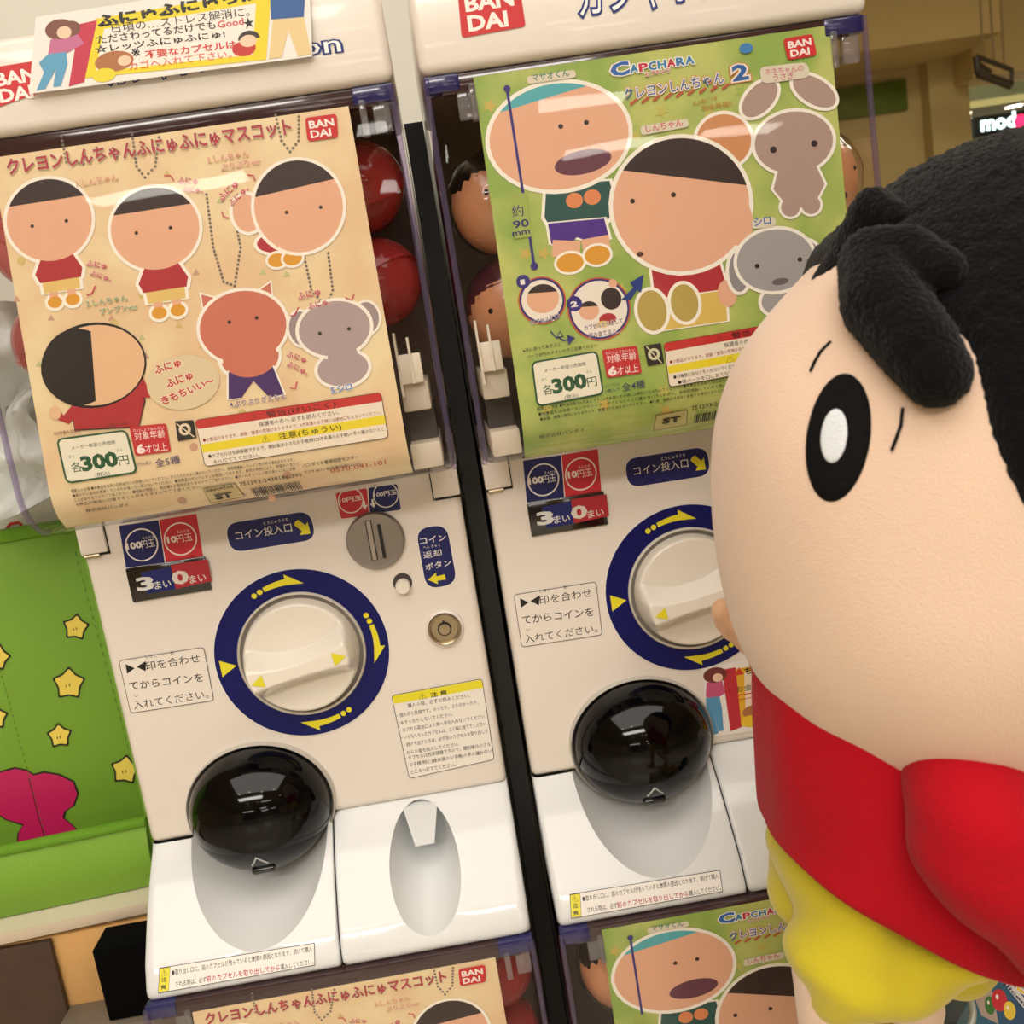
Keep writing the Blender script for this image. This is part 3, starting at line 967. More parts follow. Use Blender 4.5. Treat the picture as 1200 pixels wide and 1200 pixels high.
def poster_a(root):
    s = poster_sheet(root, M_PCREAM, -.0425, .1768, -.0570, .1465, .3805)
    A = Art(PY, 0, lambda x, z: poster_y(x, z))
    # printed confetti
    rnd = random.Random(5)
    for i in range(46):
        x, y = rnd.uniform(10, 450), rnd.uniform(180, 590)
        if x > 398 + (y - 123) * .165 or x < 5 + (y - 340) * .24 + 6: continue
        c = rnd.choice(((206, 160, 132), (196, 196, 140), (214, 190, 120)))
        A.poly([(x, y - 4), (x + 4.5, y + 3), (x - 4, y + 3.5)], c) if rnd.random() < .5 else A.ell(x, y, 5, 5, c, n=12)
    for p in ([(72, 160), (78, 190), (98, 192), (100, 175)], [(155, 158), (160, 195), (170, 208), (182, 195), (187, 156)], [(323, 135), (330, 165), (340, 178), (350, 165), (350, 132)],
              [(242, 228), (250, 290), (262, 330), (275, 335), (282, 290), (272, 240)], [(355, 293), (365, 340), (382, 360), (390, 340), (384, 292)]):
        chain(A, p)
    doll(A, 58, 258, 50, 48, s=42, bx=2); dots(A, 58, 262, 20)
    doll(A, 182, 268, 52, 48, s=44, bx=0); dots(A, 180, 270, 20)
    # third doll bends sideways: head large, small feet
    A.ell(290, 250, 17, 22, SKIN, halo=4); A.ell(335, 282, 34, 14, SRED, halo=4); A.ell(325, 305, 11, 8, SHOE, halo=3); A.ell(343, 303, 11, 8, SHOE, halo=3)
    A.ell(350, 242, 52, 54, SKIN, halo=4); A.ell(350, 242, 52, 54, HAIR, a0=28, a1=160); dots(A, 356, 246, 20)
    # round pink toy with purple trousers
    PK = (206, 120, 96)
    A.poly([(236, 345), (262, 352), (240, 372)], PK, halo=4); A.poly([(317, 331), (296, 346), (320, 358)], PK, halo=4)
    A.ell(293, 418, 34, 26, PK, halo=4); A.poly([(268, 436), (320, 430), (333, 462), (316, 466), (297, 446), (283, 466), (268, 468)], (74, 44, 104), halo=3)
    A.ell(285, 383, 51, 42, PK, halo=4); A.ell(293, 418, 32, 24, PK); dots(A, 285, 375, 16)
    # pale round puppy toy
    GY = (176, 158, 156)
    A.ell(402, 432, 30, 20, GY, halo=4); A.ell(353, 385, 14, 20, (160, 142, 142), halo=3); A.ell(430, 372, 14, 18, (160, 142, 142), halo=3)
    A.ell(392, 385, 42, 32, GY, halo=4); A.ell(402, 418, 18, 16, GY); dots(A, 392, 388, 17)
    # line drawing: plain figure from behind in a red shirt
    A.poly([(98, 462), (162, 432), (170, 470), (163, 500), (88, 504), (84, 478)], SRED); A.line([(98, 462), (84, 478), (88, 504), (163, 500), (170, 470), (162, 432)], 1.6, (40, 26, 26))
    A.line([(160, 440), (172, 462), (182, 460)], 12, SRED); A.line([(96, 470), (78, 492), (68, 486)], 12, SRED)
    A.ell(183, 457, 7, 8, (232, 192, 150)); A.ell(65, 484, 7, 8, (232, 192, 150))
    A.ell(110, 428, 62, 50, (26, 20, 22)); A.ell(112, 428, 58, 47, (232, 190, 146)); A.ell(92, 430, 42, 45, (26, 20, 22), a0=60, a1=290)
    # speech bubble
    A.ell(215, 448, 43, 32, (226, 208, 168))
    A.text('ふにゅ', (183, 438), (213, 428), None, (196, 48, 58), .03, out=(244, 226, 200), ob=.09)
    A.text('ふにゅ', (197, 454), (227, 443), None, (196, 48, 58), .03, out=(244, 226, 200), ob=.09)
    A.text('きもちいい〜', (192, 474), (252, 449), 10, (196, 48, 58), .03, out=(244, 226, 200), ob=.09)
    squeak(A, (102, 311), (125, 315), (106, 322), (130, 330)); squeak(A, (209, 214), (232, 216), (214, 224), (238, 226))
    squeak(A, (260, 236), (280, 217), (272, 242), (292, 222)); squeak(A, (350, 351), (376, 345), (362, 362), (388, 356)); squeak(A, (336, 417), (358, 425), (336, 428), (360, 440))
    for p in ([(102, 346), (108, 344), (112, 335)], [(340, 370), (345, 370), (350, 360)], [(405, 349), (412, 352), (415, 345)], [(260, 248), (262, 254), (268, 256)], [(290, 205), (297, 206), (299, 212)], [(193, 206), (200, 206), (204, 212)], [(340, 454), (346, 456), (348, 447)]):
        A.line(p, 1.6, (200, 60, 90))
    A.text('クレヨンしんちゃんふにゅふにゅマスコット', (11, 204), (342, 156), 17, (190, 56, 70), .012, out=(70, 28, 34), ob=.035, out2=(240, 220, 190), ob2=.06)
    A.text('1.しんちゃん', (91, 219), (139, 211), None, (216, 150, 120), .01, out=(244, 226, 196), ob=.05)
    A.text('3.しんちゃん', (244, 191), (292, 183), None, (216, 130, 110), .01, out=(244, 226, 196), ob=.05)
    A.text('ぷりぷりver', (260, 200), (306, 192), None, (216, 130, 110), .01, out=(244, 226, 196), ob=.05)
    A.text('2.しんちゃん', (102, 359), (150, 352), None, (70, 140, 90), .01, out=(244, 232, 200), ob=.05)
    A.text('プンプンver', (118, 369), (162, 362), None, (70, 140, 90), .01, out=(244, 232, 200), ob=.05)
    A.text('4.ぶりぶりざえもん', (270, 477), (336, 467), None, (110, 70, 130), .01, out=(244, 232, 210), ob=.05)
    A.text('5.シロ', (389, 461), (413, 456), None, (60, 120, 190), .02, out=(244, 240, 230), ob=.07)
    A.brand([(357.5, 138.5), (394.5, 133.5), (396.5, 161), (360.5, 166)])
    price(A, [(66, 514), (149, 503), (162, 554), (78, 567)], 5, [(152, 500), (195, 496), (201, 529), (159, 534)])
    A.text('全5種', (183, 547), (212, 541.5), 9.5, (76, 62, 110), .01)
    A.text('1カプセル1個入り', (161, 546), (178, 543), 4, (76, 62, 110))
    A.rrect([(205.5, 493.5), (227, 492), (230.5, 513), (209, 517)], 1, (40, 34, 30)); A.ell(217, 503, 7, 7, (232, 214, 180)); A.ell(217, 503, 3.5, 4, (40, 34, 30)); A.line([(207, 496), (228, 512)], 1.5, (232, 214, 180))
    warn_box(A, [(228.5, 492), (446.5, 459.5), (455.5, 513), (240.5, 547)], '警告(けいこく)', '注意(ちゅうい)', '保護者の方へ 必ずお読みください。',
             '●小部品があります。誤飲・窒息の危険がありますので、3才未満のお子様には絶対に与えないでください。',
             '●カプセルは包装容器ですので、開封後は小さなお子様(特に3才未満のお子様)の手の届かないとこ', 'ろへ捨ててください。')
    A.text('バンダイお客様相談センター', (355, 548), (420, 537.5), 5, BKT)
    A.text('〒277-8511 柏市豊四季241-22', (356, 556), (422, 546), 4, BKT)
    A.text('0570-041-101', (387, 556), (452, 545), 7.5, (190, 50, 50))
    A.text('751293-2438186-300', (280, 571), (353, 559.5), 6.5, BKT, .008)
    A.rrect([(236, 573.5), (274, 567), (283, 586), (241, 594)], .6, (216, 196, 144), BKT, .7)
    A.text('ST', (250, 589), (269, 585.5), 9, BKT, .04)
    A.text('玩具安全基準合格', (240, 578), (272, 572.5), 3.6, BKT)
    barcode(A, [(291, 575), (351, 566), (354, 577), (294, 587)])
    sm = ['使用上の注意 ●本商品を本来の目的以外には使用しないでください。タイルなどの上に置かないでください。長時間接触していると色が移る場合があります。', '●柔らかい素材を使用しているため強く引っ張らないでください。●本商品はポリウレタンを使用しております。素材の特性により、表面がベタつく',
          'ことがありますのでご了承ください。●塗装の特性上、色が落ちる場合がありますのでご了承ください。●ボールチェーンの取り扱いにはご注意', '※商品が部品に付着することがありますのでご了承ください。']
    for i, (t, x1) in enumerate(zip(sm, (345, 350, 346, 236))):
        A.text(t, (84 + i * 1.5, 577 + i * 5.6), (x1, 577 + i * 5.6 - (x1 - 84) * .142), 4, BKT)
    A.text('株式会社バンダイ', (98, 602), (148, 595), 4.5, BKT)
    A.text('©臼井儀人/双葉社・シンエイ・テレビ朝日・ADK', (64, 510), (150, 497), 4, (120, 60, 50))
    A.build(s, BASE)
    return s
def poster_b(root):
    s = poster_sheet(root, M_PGREEN, -.0440, .1835, -.0465, .1440, .3868)
    A = Art(PY, W_, lambda x, z: poster_y(x, z))
    rnd = random.Random(9)
    for i in range(60):
        x, y = rnd.uniform(570, 985), rnd.uniform(90, 500)
        if x < 566 + (y - 90) * .16 or x > 955 + (y - 33) * .14: continue
        c = rnd.choice(((196, 190, 96), (160, 184, 84), (202, 178, 90)))
        pts = []
        for k in range(10):
            r = 9 if k % 2 == 0 else 4
            pts.append((x + r * cos(k * PI / 5), y + r * sin(k * PI / 5)))
        if y > 30 + (965 - x) * .14: A.poly(pts, c)
    # left doll, teal cap
    H2 = 4
    A.poly([(640, 218), (714, 212), (724, 245), (708, 262), (646, 268), (638, 255)], (36, 84, 78), halo=5)
    A.poly([(642, 262), (708, 256), (714, 280), (692, 284), (676, 278), (666, 288), (646, 286)], (76, 40, 140), halo=4)
    A.line([(664, 282), (663, 302)], 36, SKIN); A.line([(697, 278), (700, 296)], 36, SKIN)
    A.ell(668, 308, 16, 11, SHOE, halo=3); A.ell(700, 299, 15, 11, SHOE, halo=3)
    A.ell(673, 235, 10, 9, (226, 140, 90)); A.ell(694, 231, 10, 9, (226, 140, 90))
    A.ell(655, 160, 82, 62, SKIN, halo=5); A.ell(655, 160, 82, 62, (84, 176, 184), a0=60, a1=142)
    dots(A, 672, 146, 15, 3); A.ell(683, 190, 34, 14, (104, 58, 74), rot=4)
    # right doll, sitting, dark cap
    A.poly([(762, 305), (840, 298), (854, 345), (850, 362), (770, 368)], SRED, halo=5)
    A.poly([(764, 352), (850, 340), (852, 376), (770, 388)], (222, 190, 96), halo=4)
    A.ell(740 + 24, 364, 17, 24, (186, 164, 84), halo=4); A.ell(772 + 30, 355, 16, 22, (186, 164, 84), halo=4)
    A.ell(852, 344, 11, 16, SKIN)
    A.ell(848, 165, 32, 31, (212, 146, 96), halo=4)
    A.ell(798, 240, 80, 78, SKIN, halo=5); A.ell(862, 258, 20, 30, SKIN, halo=0)
    A.ell(798, 240, 80, 78, HAIR, a0=8, a1=140); dots(A, 765, 232, 24, 3); A.ell(750, 298, 4, 3, (80, 50, 50))
    # rabbit toy
    RB = (176, 150, 138)
    A.ell(890, 116, 26, 15, RB, rot=38, halo=4); A.ell(954, 107, 28, 15, RB, rot=-40, halo=4)
    A.poly([(912, 198), (955, 192), (966, 216), (954, 240), (926, 246), (906, 222)], RB, halo=4)
    A.ell(926, 243, 11, 11, RB, halo=3); A.ell(950, 240, 11, 11, RB, halo=3)
    A.ell(930, 167, 46, 36, RB, halo=4); A.poly([(912, 198), (955, 192), (966, 216), (954, 240), (926, 246), (906, 222)], RB); dots(A, 930, 172, 24, 4)
    # grey puppy toy
    PG = (166, 162, 160)
    A.ell(918, 352, 26, 18, PG, halo=4); A.ell(866, 318, 12, 24, (146, 142, 142), rot=-8, halo=4); A.ell(950, 305, 12, 22, (146, 142, 142), halo=4)
    A.ell(908, 305, 45, 36, PG, halo=4); dots(A, 912, 308, 25, 2.8); A.ell(914, 330, 10, 4, (110, 100, 100), n=16)
    # size line
    A.line([(594, 104), (626, 312)], 3.4, (54, 44, 124)); A.ell(594, 104, 4, 4, (54, 44, 124)); A.ell(626, 312, 4.5, 4.5, (54, 44, 124))
    A.poly([(599, 228), (616, 226), (624, 277), (603, 280)], (160, 178, 84))
    A.text('約', (601, 254), (614, 252), 13, (44, 38, 110), .02); A.text('90', (602, 268), (620, 265), 11, (44, 38, 110), .02); A.text('mm', (601, 277), (621, 273.5), 9, (44, 38, 110), .015)
    # step circles
    for cx, cy, r in ((635, 352, 28), (702, 362, 37)):
        A.ell(cx, cy, r, r, (196, 90, 50)); A.ell(cx, cy, r - 1.6, r - 1.6, (44, 40, 116)); A.ell(cx, cy, r - 4, r - 4, (240, 232, 216))
    A.ell(636, 350, 19, 17, SKIN); A.ell(636, 350, 19, 17, HAIR, a0=20, a1=150)
    A.ell(690, 364, 12, 11, SKIN); A.ell(690, 364, 12, 11, HAIR, a0=20, a1=150); A.ell(716, 350, 12, 13, HAIR); A.ell(718, 332, 5, 5, SKIN); A.ell(712, 374, 10, 7, SRED); A.ell(706, 380, 8, 4, SYEL)
    A.ell(613, 330, 8, 8, (54, 44, 124)); A.text('1', (610.5, 333.8), (614.8, 333.2), 7.5, (240, 236, 226), .01)
    A.ell(673, 356, 9, 9, (54, 44, 124)); A.text('2', (669.5, 360), (676.5, 359), 8, (240, 236, 226), .04)
    A.text('カプセル状態', (622, 381), (656, 373), 6, (44, 40, 116), .01, out=(240, 232, 216), ob=.06)
    A.text('カプセルから出して', (685, 387), (730, 378), 6, (44, 40, 116), .01, out=(240, 232, 216), ob=.06)
    A.text('組み立てると…', (690, 396), (728, 389), 6, (44, 40, 116), .01, out=(240, 232, 216), ob=.06)
    A.poly([(727, 352), (742, 337), (738, 331), (754, 322), (751, 343), (746, 340), (738, 352)], (36, 60, 130))
    A.line([(645, 388), (652, 396), (660, 394), (656, 388), (653, 394), (660, 399), (668, 398)], 1.6, (44, 50, 120)); A.poly([(664, 392), (674, 396), (666, 404)], (44, 50, 120))
    # titles
    A.text('C', (718, 90), (737, 86), 17, (40, 100, 180), .05, out=(244, 240, 232), ob=.11)
    for i, ch in enumerate('APCHARA'):
        c = ((40, 130, 180), (196, 44, 60), (50, 120, 180))[i % 3]
        x = 739 + i * 10.8
        A.text(ch, (x, 86 - i * 1.7), (x + 9, 84.6 - i * 1.7), 11, c, .04, out=(244, 240, 232), ob=.12)
    A.text('カプキャラ', (756, 90), (785, 85), 5.5, (196, 60, 50), .02, out=(244, 240, 232), ob=.08)
    A.text('クレヨンしんちゃん', (732, 117), (848, 97), 13, (44, 90, 160), .01, out=(238, 230, 214), ob=.09, out2=(206, 140, 80), ob2=.13)
    A.text('2', (860, 95), (876, 92.5), 21, (44, 96, 170), .04, out=(238, 230, 214), ob=.10, out2=(206, 140, 80), ob2=.14)
    for i in range(9):
        x = 738 + i * 13.5; A.line([(x, 123 - i * 2.3), (x + 8, 117 - i * 2.3)], 3, (190, 90, 60))
    A.text('大人気につき', (812, 124), (840, 117), 5.5, (186, 130, 50)); A.text('完全再現!!', (822, 130), (858, 124), 6, (186, 130, 50))
    for c, p0, p1, t, col in (([(617, 90), (674, 82), (675, 91), (618, 99)], (624, 95), (667, 89), 'マサオくん', (70, 130, 110)), ([(750, 148), (806, 139), (807, 149), (751, 159)], (757, 155), (800, 147), 'しんちゃん', (210, 100, 110)),
                              ([(889, 79), (946, 73), (949, 91), (892, 99)], (896, 88), (941, 83), 'ネネちゃんの', (206, 120, 140)), ([(880, 258), (908, 254), (909, 265), (881, 269)], (884, 265), (903, 262), 'シロ', (50, 100, 190))):
        A.rrect(c, 9, (222, 214, 190)); A.text(t, p0, p1, None, col, .02)
    A.text('うさぎ', (906, 95), (930, 92), None, (206, 120, 140), .02)
    A.ell(874, 57, 8, 6, (60, 130, 190))
    A.brand([(917, 46), (951.5, 40), (957, 65), (922.5, 71)])
    price(A, [(622, 424), (700, 410.5), (708, 462), (629, 477)], 4, [(705, 410), (746, 405), (752, 437), (711, 443)])
    A.text('全4種', (729, 458), (756, 453), 9.5, (56, 60, 100), .01)
    A.text('1カプセル', (709, 454), (726, 451), 4, (56, 60, 100)); A.text('1個入り', (710, 460), (726, 457), 4, (56, 60, 100))
    A.rrect([(754, 405), (774, 402), (778, 425), (759, 429)], 1, (40, 34, 30)); A.ell(766, 415, 7, 7, (214, 214, 170)); A.ell(766, 415, 3.5, 4, (40, 34, 30)); A.line([(757, 406), (775, 425)], 1.5, (214, 214, 170))
    A.text('※手に持ってあそぶと', (613, 413), (657, 405), 4.6, (50, 50, 36)); A.text('パーツが外れやすいのでご注意ください', (618, 420), (700, 406), 4.4, (50, 50, 36))
    warn_box(A, [(777, 402), (985, 365), (996, 415), (784, 454)], '警告(けいこく)', '注意(ちゅうい)', '保護者の方へ 必ずお読みください。',
             '●小部品があります。誤飲・窒息の危険がありますので、3才未満のお子様には絶対に与えないでください。',
             '●可動部に指などを入れないでください。はさまれてケガをする恐れがあります。●袋は捨ててください。', '●頭パーツを口にあてないでください。口、鼻をふさぐと窒息の危険があります。')
    A.text('751293-2441503-300', (812, 481), (882, 469), 6.5, BKT, .01)
    barcode(A, [(817, 487), (881, 475), (882, 486), (818, 498)])
    A.rrect([(770, 487), (807, 480), (810, 500), (770, 507)], .6, (196, 190, 120), BKT, .7)
    A.text('ST', (780, 498), (800, 495), 9, BKT, .04)
    sm = ['使用上の注意 ●対象年齢は6才以上です。6才未満のお子様には絶対に与えないでください。●本商品を本来の目的以外には使用しないでください。', '●本商品を加湿器のタンクやシーツ、タイルなどの上に置かないでください。長時間接触していると色が移る場合があります。',
          '●破損、故障の原因になりますので、無理な力を加えないでください。●仕様・価格は予告なく変更する場合があります。']
    for i, (t, x1) in enumerate(zip(sm, (900, 895, 850))):
        A.text(t, (629 + i * 2, 481 + i * 6), (x1, 481 + i * 6 - (x1 - 629) * .155), 4, (56, 56, 30))
    A.text('株式会社バンダイ', (633, 515), (686, 506), 5, (70, 66, 44))
    A.build(s, BASE)
    return s
PA = poster_a(A_UP)
PB = poster_b(B_UP)
copy_tree(PA, A_LO)
copy_tree(PB, B_LO)

# ================================================================== capsules and wrapped toys in the cases
def capsule(loc, m, label, group, r=.031):
    root = empty('toy_capsule', loc, label, 'capsule', group)
    bm = bmesh.new()
    bmesh.ops.create_uvsphere(bm, u_segments=32, v_segments=20, radius=r)
    bmesh.ops.delete(bm, geom=[v for v in bm.verts if v.co.z < -1e-4], context='VERTS')
    obj('lid', bm, m, root)
    bm = bmesh.new()
    bmesh.ops.create_uvsphere(bm, u_segments=32, v_segments=20, radius=r * .975)
    bmesh.ops.delete(bm, geom=[v for v in bm.verts if v.co.z > 1e-4], context='VERTS')
    obj('base', bm, m, root)
    bm = bmesh.new()
    lathe(bm, 0, 0, [(r * .99, -.0012), (r * 1.03, -.0012), (r * 1.03, .0012), (r * .99, .0012)], 32)
    bmesh.ops.rotate(bm, verts=bm.verts, matrix=Matrix.Rotation(PI / 2, 3, 'X'))
    obj('rim', bm, m, root)
    bm = bmesh.new()
    sphere(bm, (0, 0, -.004), r * .6, 16, 10, (1, .9, .8))
    sphere(bm, (0, 0, r * .35), r * .42, 16, 10)
    obj('toy', bm, mat('toy_in_capsule', (150, 44, 40), .5), root)
    root.rotation_euler = (random.uniform(-.6, .6), random.uniform(-.6, .6), random.uniform(0, 3))
    return root
def wrapped_toy(loc, rot, label, group, r=.034, cap=(18, 14, 16)):
    root = empty('wrapped_toy_head', loc, label, 'toy', group, rot)
    skin = mat('vinyl_skin', (226, 160, 116), .35, coat=.4)
    bm = bmesh.new()
    sphere(bm, (0, 0, 0), r, 32, 20, (1, .9, 1.05))
    obj('head', bm, skin, root)
    bm = bmesh.new()
    vs = sphere(bm, (0, .002, .001), r * 1.02, 32, 24, (1, .92, 1.06))
    bmesh.ops.delete(bm, geom=[v for v in bm.verts if v.co.z < r * .02 - v.co.y * .1], context='VERTS')
    h = obj('hair_cap', bm, mat('vinyl_black_%d' % cap[0], cap, .25, coat=.5), root)
    bm = bmesh.new()
    for sx in (-.38, .38):
        bm = bmesh.new()
        sphere(bm, (sx * r, -r * .80, .1 * r), r * .06, 10, 8)
        obj('eye', bm, M_BLACK, root)
    bm = bmesh.new()
    sphere(bm, (0, -r * .80, -r * .42), r * .10, 12, 8, (1, .6, .9))
    obj('mouth', bm, mat('toy_mouth', (90, 34, 40), .4), root)
    bm = bmesh.new()
    vs = bmesh.ops.create_icosphere(bm, subdivisions=4, radius=r * 1.09)['verts']
    rr = random.Random(1)
    ph = [(rr.uniform(60, 220), rr.uniform(60, 220), rr.uniform(60, 220), rr.uniform(0, 6)) for _ in range(6)]
    for v in vs:
        s_ = sum(abs(sin(v.co.x * a + v.co.y * b + v.co.z * c + d)) for a, b, c, d in ph) / 6
        v.co *= 1 + .05 * (s_ - .6)
        v.co.y *= .95
    obj('wrap', bm, M_WRAP, root, ang=20)
    return root
G1 = 'red capsules inside the left case'
spec = [(.1890, -.030, .330), (.1860, -.026, .268), (.190, .020, .300), (.185, .018, .240)]
labs = ['red translucent capsule right of the cream poster, topmost of its column', 'red translucent capsule right of the cream poster, under the topmost one',
        'red capsule behind the column right of the cream poster, upper', 'red capsule behind the column right of the cream poster, lower']
for p, l in zip([(.172, -.025, .340), (.173, -.016, .276), (.168, .052, .345), (.166, .058, .280)], labs): capsule(p, M_CAPRED, l, G1)
for p, l in zip([(-.041, -.042, .332), (-.041, -.040, .268), (-.030, .045, .300)],
                ['pink capsule at the far left of the cream poster, upper', 'pink capsule at the far left of the cream poster, lower', 'pink capsule behind the pair left of the cream poster']):
    capsule(p, M_CAPPINK, l, 'pink capsules inside the left case')
for p, l in zip([(.172, -.040, -.245), (.170, -.034, -.310)], ['red capsule in the lower left machine, right of its poster', 'red capsule in the lower left machine under another one']):
    capsule(p, M_CAPRED, l, G1)
GT = 'wrapped round toys inside the right cases'
wrapped_toy((.2660, -.012, .3180), (0, .1, .1), 'glossy wrapped toy head with black hair left of green poster', GT)
wrapped_toy((.2660, -.008, .2440), (0, -.2, -.2), 'glossy wrapped toy head below another one left of green poster', GT, cap=(84, 40, 50))
wrapped_toy((.4870, -.015, .300), (0, 0, .5), 'wrapped toy head with dark hair seen right of the green poster', GT, cap=(60, 44, 40))
wrapped_toy((.272, -.038, -.262), (0, .1, 0), 'wrapped toy head in the lower right machine left of its poster', GT, cap=(34, 26, 26))

# ================================================================== handwritten card on the header, sticker on the right machine
def figure_woman(A, q, sc):
    """plain cartoon woman leaning on a red door; q maps (u, v) to pixels."""
    A.poly([q(.36, .22), q(.50, .20), q(.40, .92), q(.28, .95)], (196, 48, 74))
    A.poly([q(.14, .36), q(.34, .32), q(.40, .46), q(.24, .56), q(.12, .54)], (196, 110, 150))
    A.poly([q(.12, .53), q(.26, .53), q(.27, .68), q(.22, .93), q(.16, .93), q(.18, .72), q(.10, .94), q(.03, .95), q(.09, .74), q(.05, .62)], (92, 162, 200))
    A.ell(*q(.21, .25), 19 * sc, 13 * sc, (124, 74, 58)); A.ell(*q(.30, .26), 12 * sc, 10 * sc, (124, 74, 58)); A.ell(*q(.245, .295), 9.5 * sc, 8 * sc, (240, 206, 176))
card = empty('handwritten_card', (0.065, -.088, .42), 'handwritten yellow and white card taped on the left header', 'card')
bm = bmesh.new()
cc = [(42, 20), (362, -30), (366, 66), (34, 110)]
W = [bp(x, y, -.0915) for x, y in cc]
f = [bm.verts.new((x, -.0915 - 0, z)) for i, (x, z) in enumerate(W)]; g = [bm.verts.new((x, -.0909 - 0, z)) for i, (x, z) in enumerate(W)]
bm.faces.new(f); bm.faces.new(g[::-1])
for i in range(4): bm.faces.new((f[i], f[(i + 1) % 4], g[(i + 1) % 4], g[i]))
obj('paper', bm, mat('card_paper', (240, 236, 230), .5), card, card.location, sm=False)
A = Art(-.0916)
A.poly([(112, 22), (318, -12), (312, 70), (95, 92)], (236, 214, 30))
A.poly([(122, 34), (300, 4), (296, 64), (112, 84)], (242, 236, 226))
figure_woman(A, lambda u, v: (38 + u * 152 + v * 0, 8 + v * 98 - u * 20 + 6), .9)
A.ell(134, 72, 23, 12, (176, 112, 66)); A.ell(122, 88, 14, 8, (232, 216, 40)); A.ell(146, 71, 8, 6, (240, 206, 176))
A.ell(286, 57, 14, 9, (196, 52, 44)); A.ell(292, 46, 13, 10, (60, 44, 40), a0=0, a1=180); A.ell(291, 48, 10, 7, (240, 206, 176))
A.poly([(316, -6), (358, -12), (356, 20), (318, 23)], (44, 92, 158)); A.poly([(320, 23), (356, 20), (365, 63), (349, 66), (338, 36), (330, 67), (315, 69)], (232, 206, 150))
A.text('ふにゅふにゅっ!!', (116, 31), (294, 0), 12, (26, 20, 18), .05)
A.text('日頃の…ストレス解消に。', (132, 38), (293, 18), 9.5, (34, 26, 24), .015)
A.text('たださわってるだけでも', (115, 51), (253, 33), 8.5, (34, 26, 24), .015)
A.text('Good', (256, 33), (286, 28.5), 9, (206, 60, 70), .015)
A.text('★', (287, 33), (298, 31), None, (34, 26, 24), .02)
A.text('☆レッツふにゅふにゅ!', (112, 62), (264, 43), 7.5, (34, 26, 24), .02)
A.text('※', (156, 68), (165, 66.5), None, (34, 26, 24), .01)
A.text('不要なカプセルは', (171, 68), (277, 55.5), 8, (210, 50, 40), .02)
A.text('カゴへ入れて下さい。', (152, 82), (272, 67), 8.5, (222, 84, 34), .02)
A.build(card, card.location)
stk = empty('warning_sticker', (.345, -.001, -.09), 'handwritten warning sticker with yellow frame on the right machine', 'sticker')
bm = bmesh.new()
W = [bp(x, y, -.0008) for x, y in [(822, 783), (935, 764), (948, 846), (834, 864)]]
f = [bm.verts.new((x, -.0008, z)) for x, z in W]; g = [bm.verts.new((x, -.0001, z)) for x, z in W]
bm.faces.new(f); bm.faces.new(g[::-1])
for i in range(4): bm.faces.new((f[i], f[(i + 1) % 4], g[(i + 1) % 4], g[i]))
obj('paper', bm, mat('card_paper', (240, 236, 230), .5), stk, stk.location, sm=False)
A = Art(-.0009)
A.poly([(862, 784), (932, 772), (940, 838), (866, 852)], (232, 176, 40)); A.poly([(872, 788), (926, 779), (932, 830), (874, 842)], (242, 222, 196))
A.poly([(846, 785), (862, 782), (869, 852), (856, 857)], (196, 40, 54))
A.poly([(828, 800), (846, 797), (850, 812), (834, 822), (827, 816)], (200, 84, 126)); A.poly([(827, 818), (843, 816), (846, 830), (848, 856), (842, 857), (836, 836), (842, 859), (836, 861), (829, 838)], (84, 150, 190))
A.ell(838, 791, 14, 9, (116, 50, 46)); A.ell(841, 794, 6, 5, (240, 206, 176))
A.ell(884, 834, 14, 8, (176, 112, 66)); A.ell(880, 845, 12, 7, (236, 196, 40)); A.ell(893, 834, 6, 5, (240, 206, 176))
A.poly([(860, 792), (866, 782), (872, 790)], (210, 60, 40)); A.text('ちゅうい', (873, 790), (925, 781), 10, (26, 20, 18), .03)
A.text('お金を入れたら', (863, 811), (930, 799), 9, (26, 20, 18), .02); A.text('まわして', (894, 826), (930, 818), 9, (26, 20, 18), .02)
A.line([(864, 815), (932, 803)], 1.6, (210, 50, 40)); A.line([(892, 831), (930, 824)], 3.4, (204, 40, 50)); A.line([(866, 820), (932, 808)], 1.2, (210, 50, 40))
A.build(stk, stk.location)

# ================================================================== PLUSH DOLL (plain stand-in: round head, black hair, red shirt, yellow shorts)
PYC = -.285
SPH = [((.4400, PYC, .0880), .1115), ((.4860, PYC, .1600), .1215), ((.4150, PYC, .150), .085)]
def sdf(P):
    d = None
    for c, r in SPH:
        q = np.linalg.norm(P - np.array(c), axis=-1) - r
        if d is None: d = q
        else:
            k = .03
            h = np.clip(.5 + .5 * (d - q) / k, 0, 1)
            d = d * (1 - h) + q * h - k * h * (1 - h)
    return d
HC = np.array([.455, PYC, .125])
def on_head(D):
    """distance along unit directions D from the head centre to the surface."""
    t = np.full(len(D), .22)
    for _ in range(60): t = t - sdf(HC + D * t[:, None]) * .8
    return t
plush = empty('plush_doll', (.43, PYC, -.27), 'large plush doll with black hair, red shirt and yellow shorts facing the right machine', 'plush toy')
PO = plush.location
F_SKIN = mat('fleece_skin', (236, 206, 182), .95, spec=.12, bump=.3, bscale=1100, sheen=.35)
F_BLACK = mat('fleece_black', (12, 12, 14), .95, spec=.1, bump=.9, bscale=520, sheen=.10)
F_RED = mat('fleece_red', (176, 14, 30), .95, spec=.12, bump=.4, bscale=300, sheen=.06)
F_YEL = mat('fleece_yellow', (206, 190, 44), .95, spec=.15, bump=.3, bscale=300, sheen=.3)
bm = bmesh.new()
bmesh.ops.create_icosphere(bm, subdivisions=6, radius=1)
D = np.array([v.co[:] for v in bm.verts])
D /= np.linalg.norm(D, axis=1, keepdims=True)
T = on_head(D)
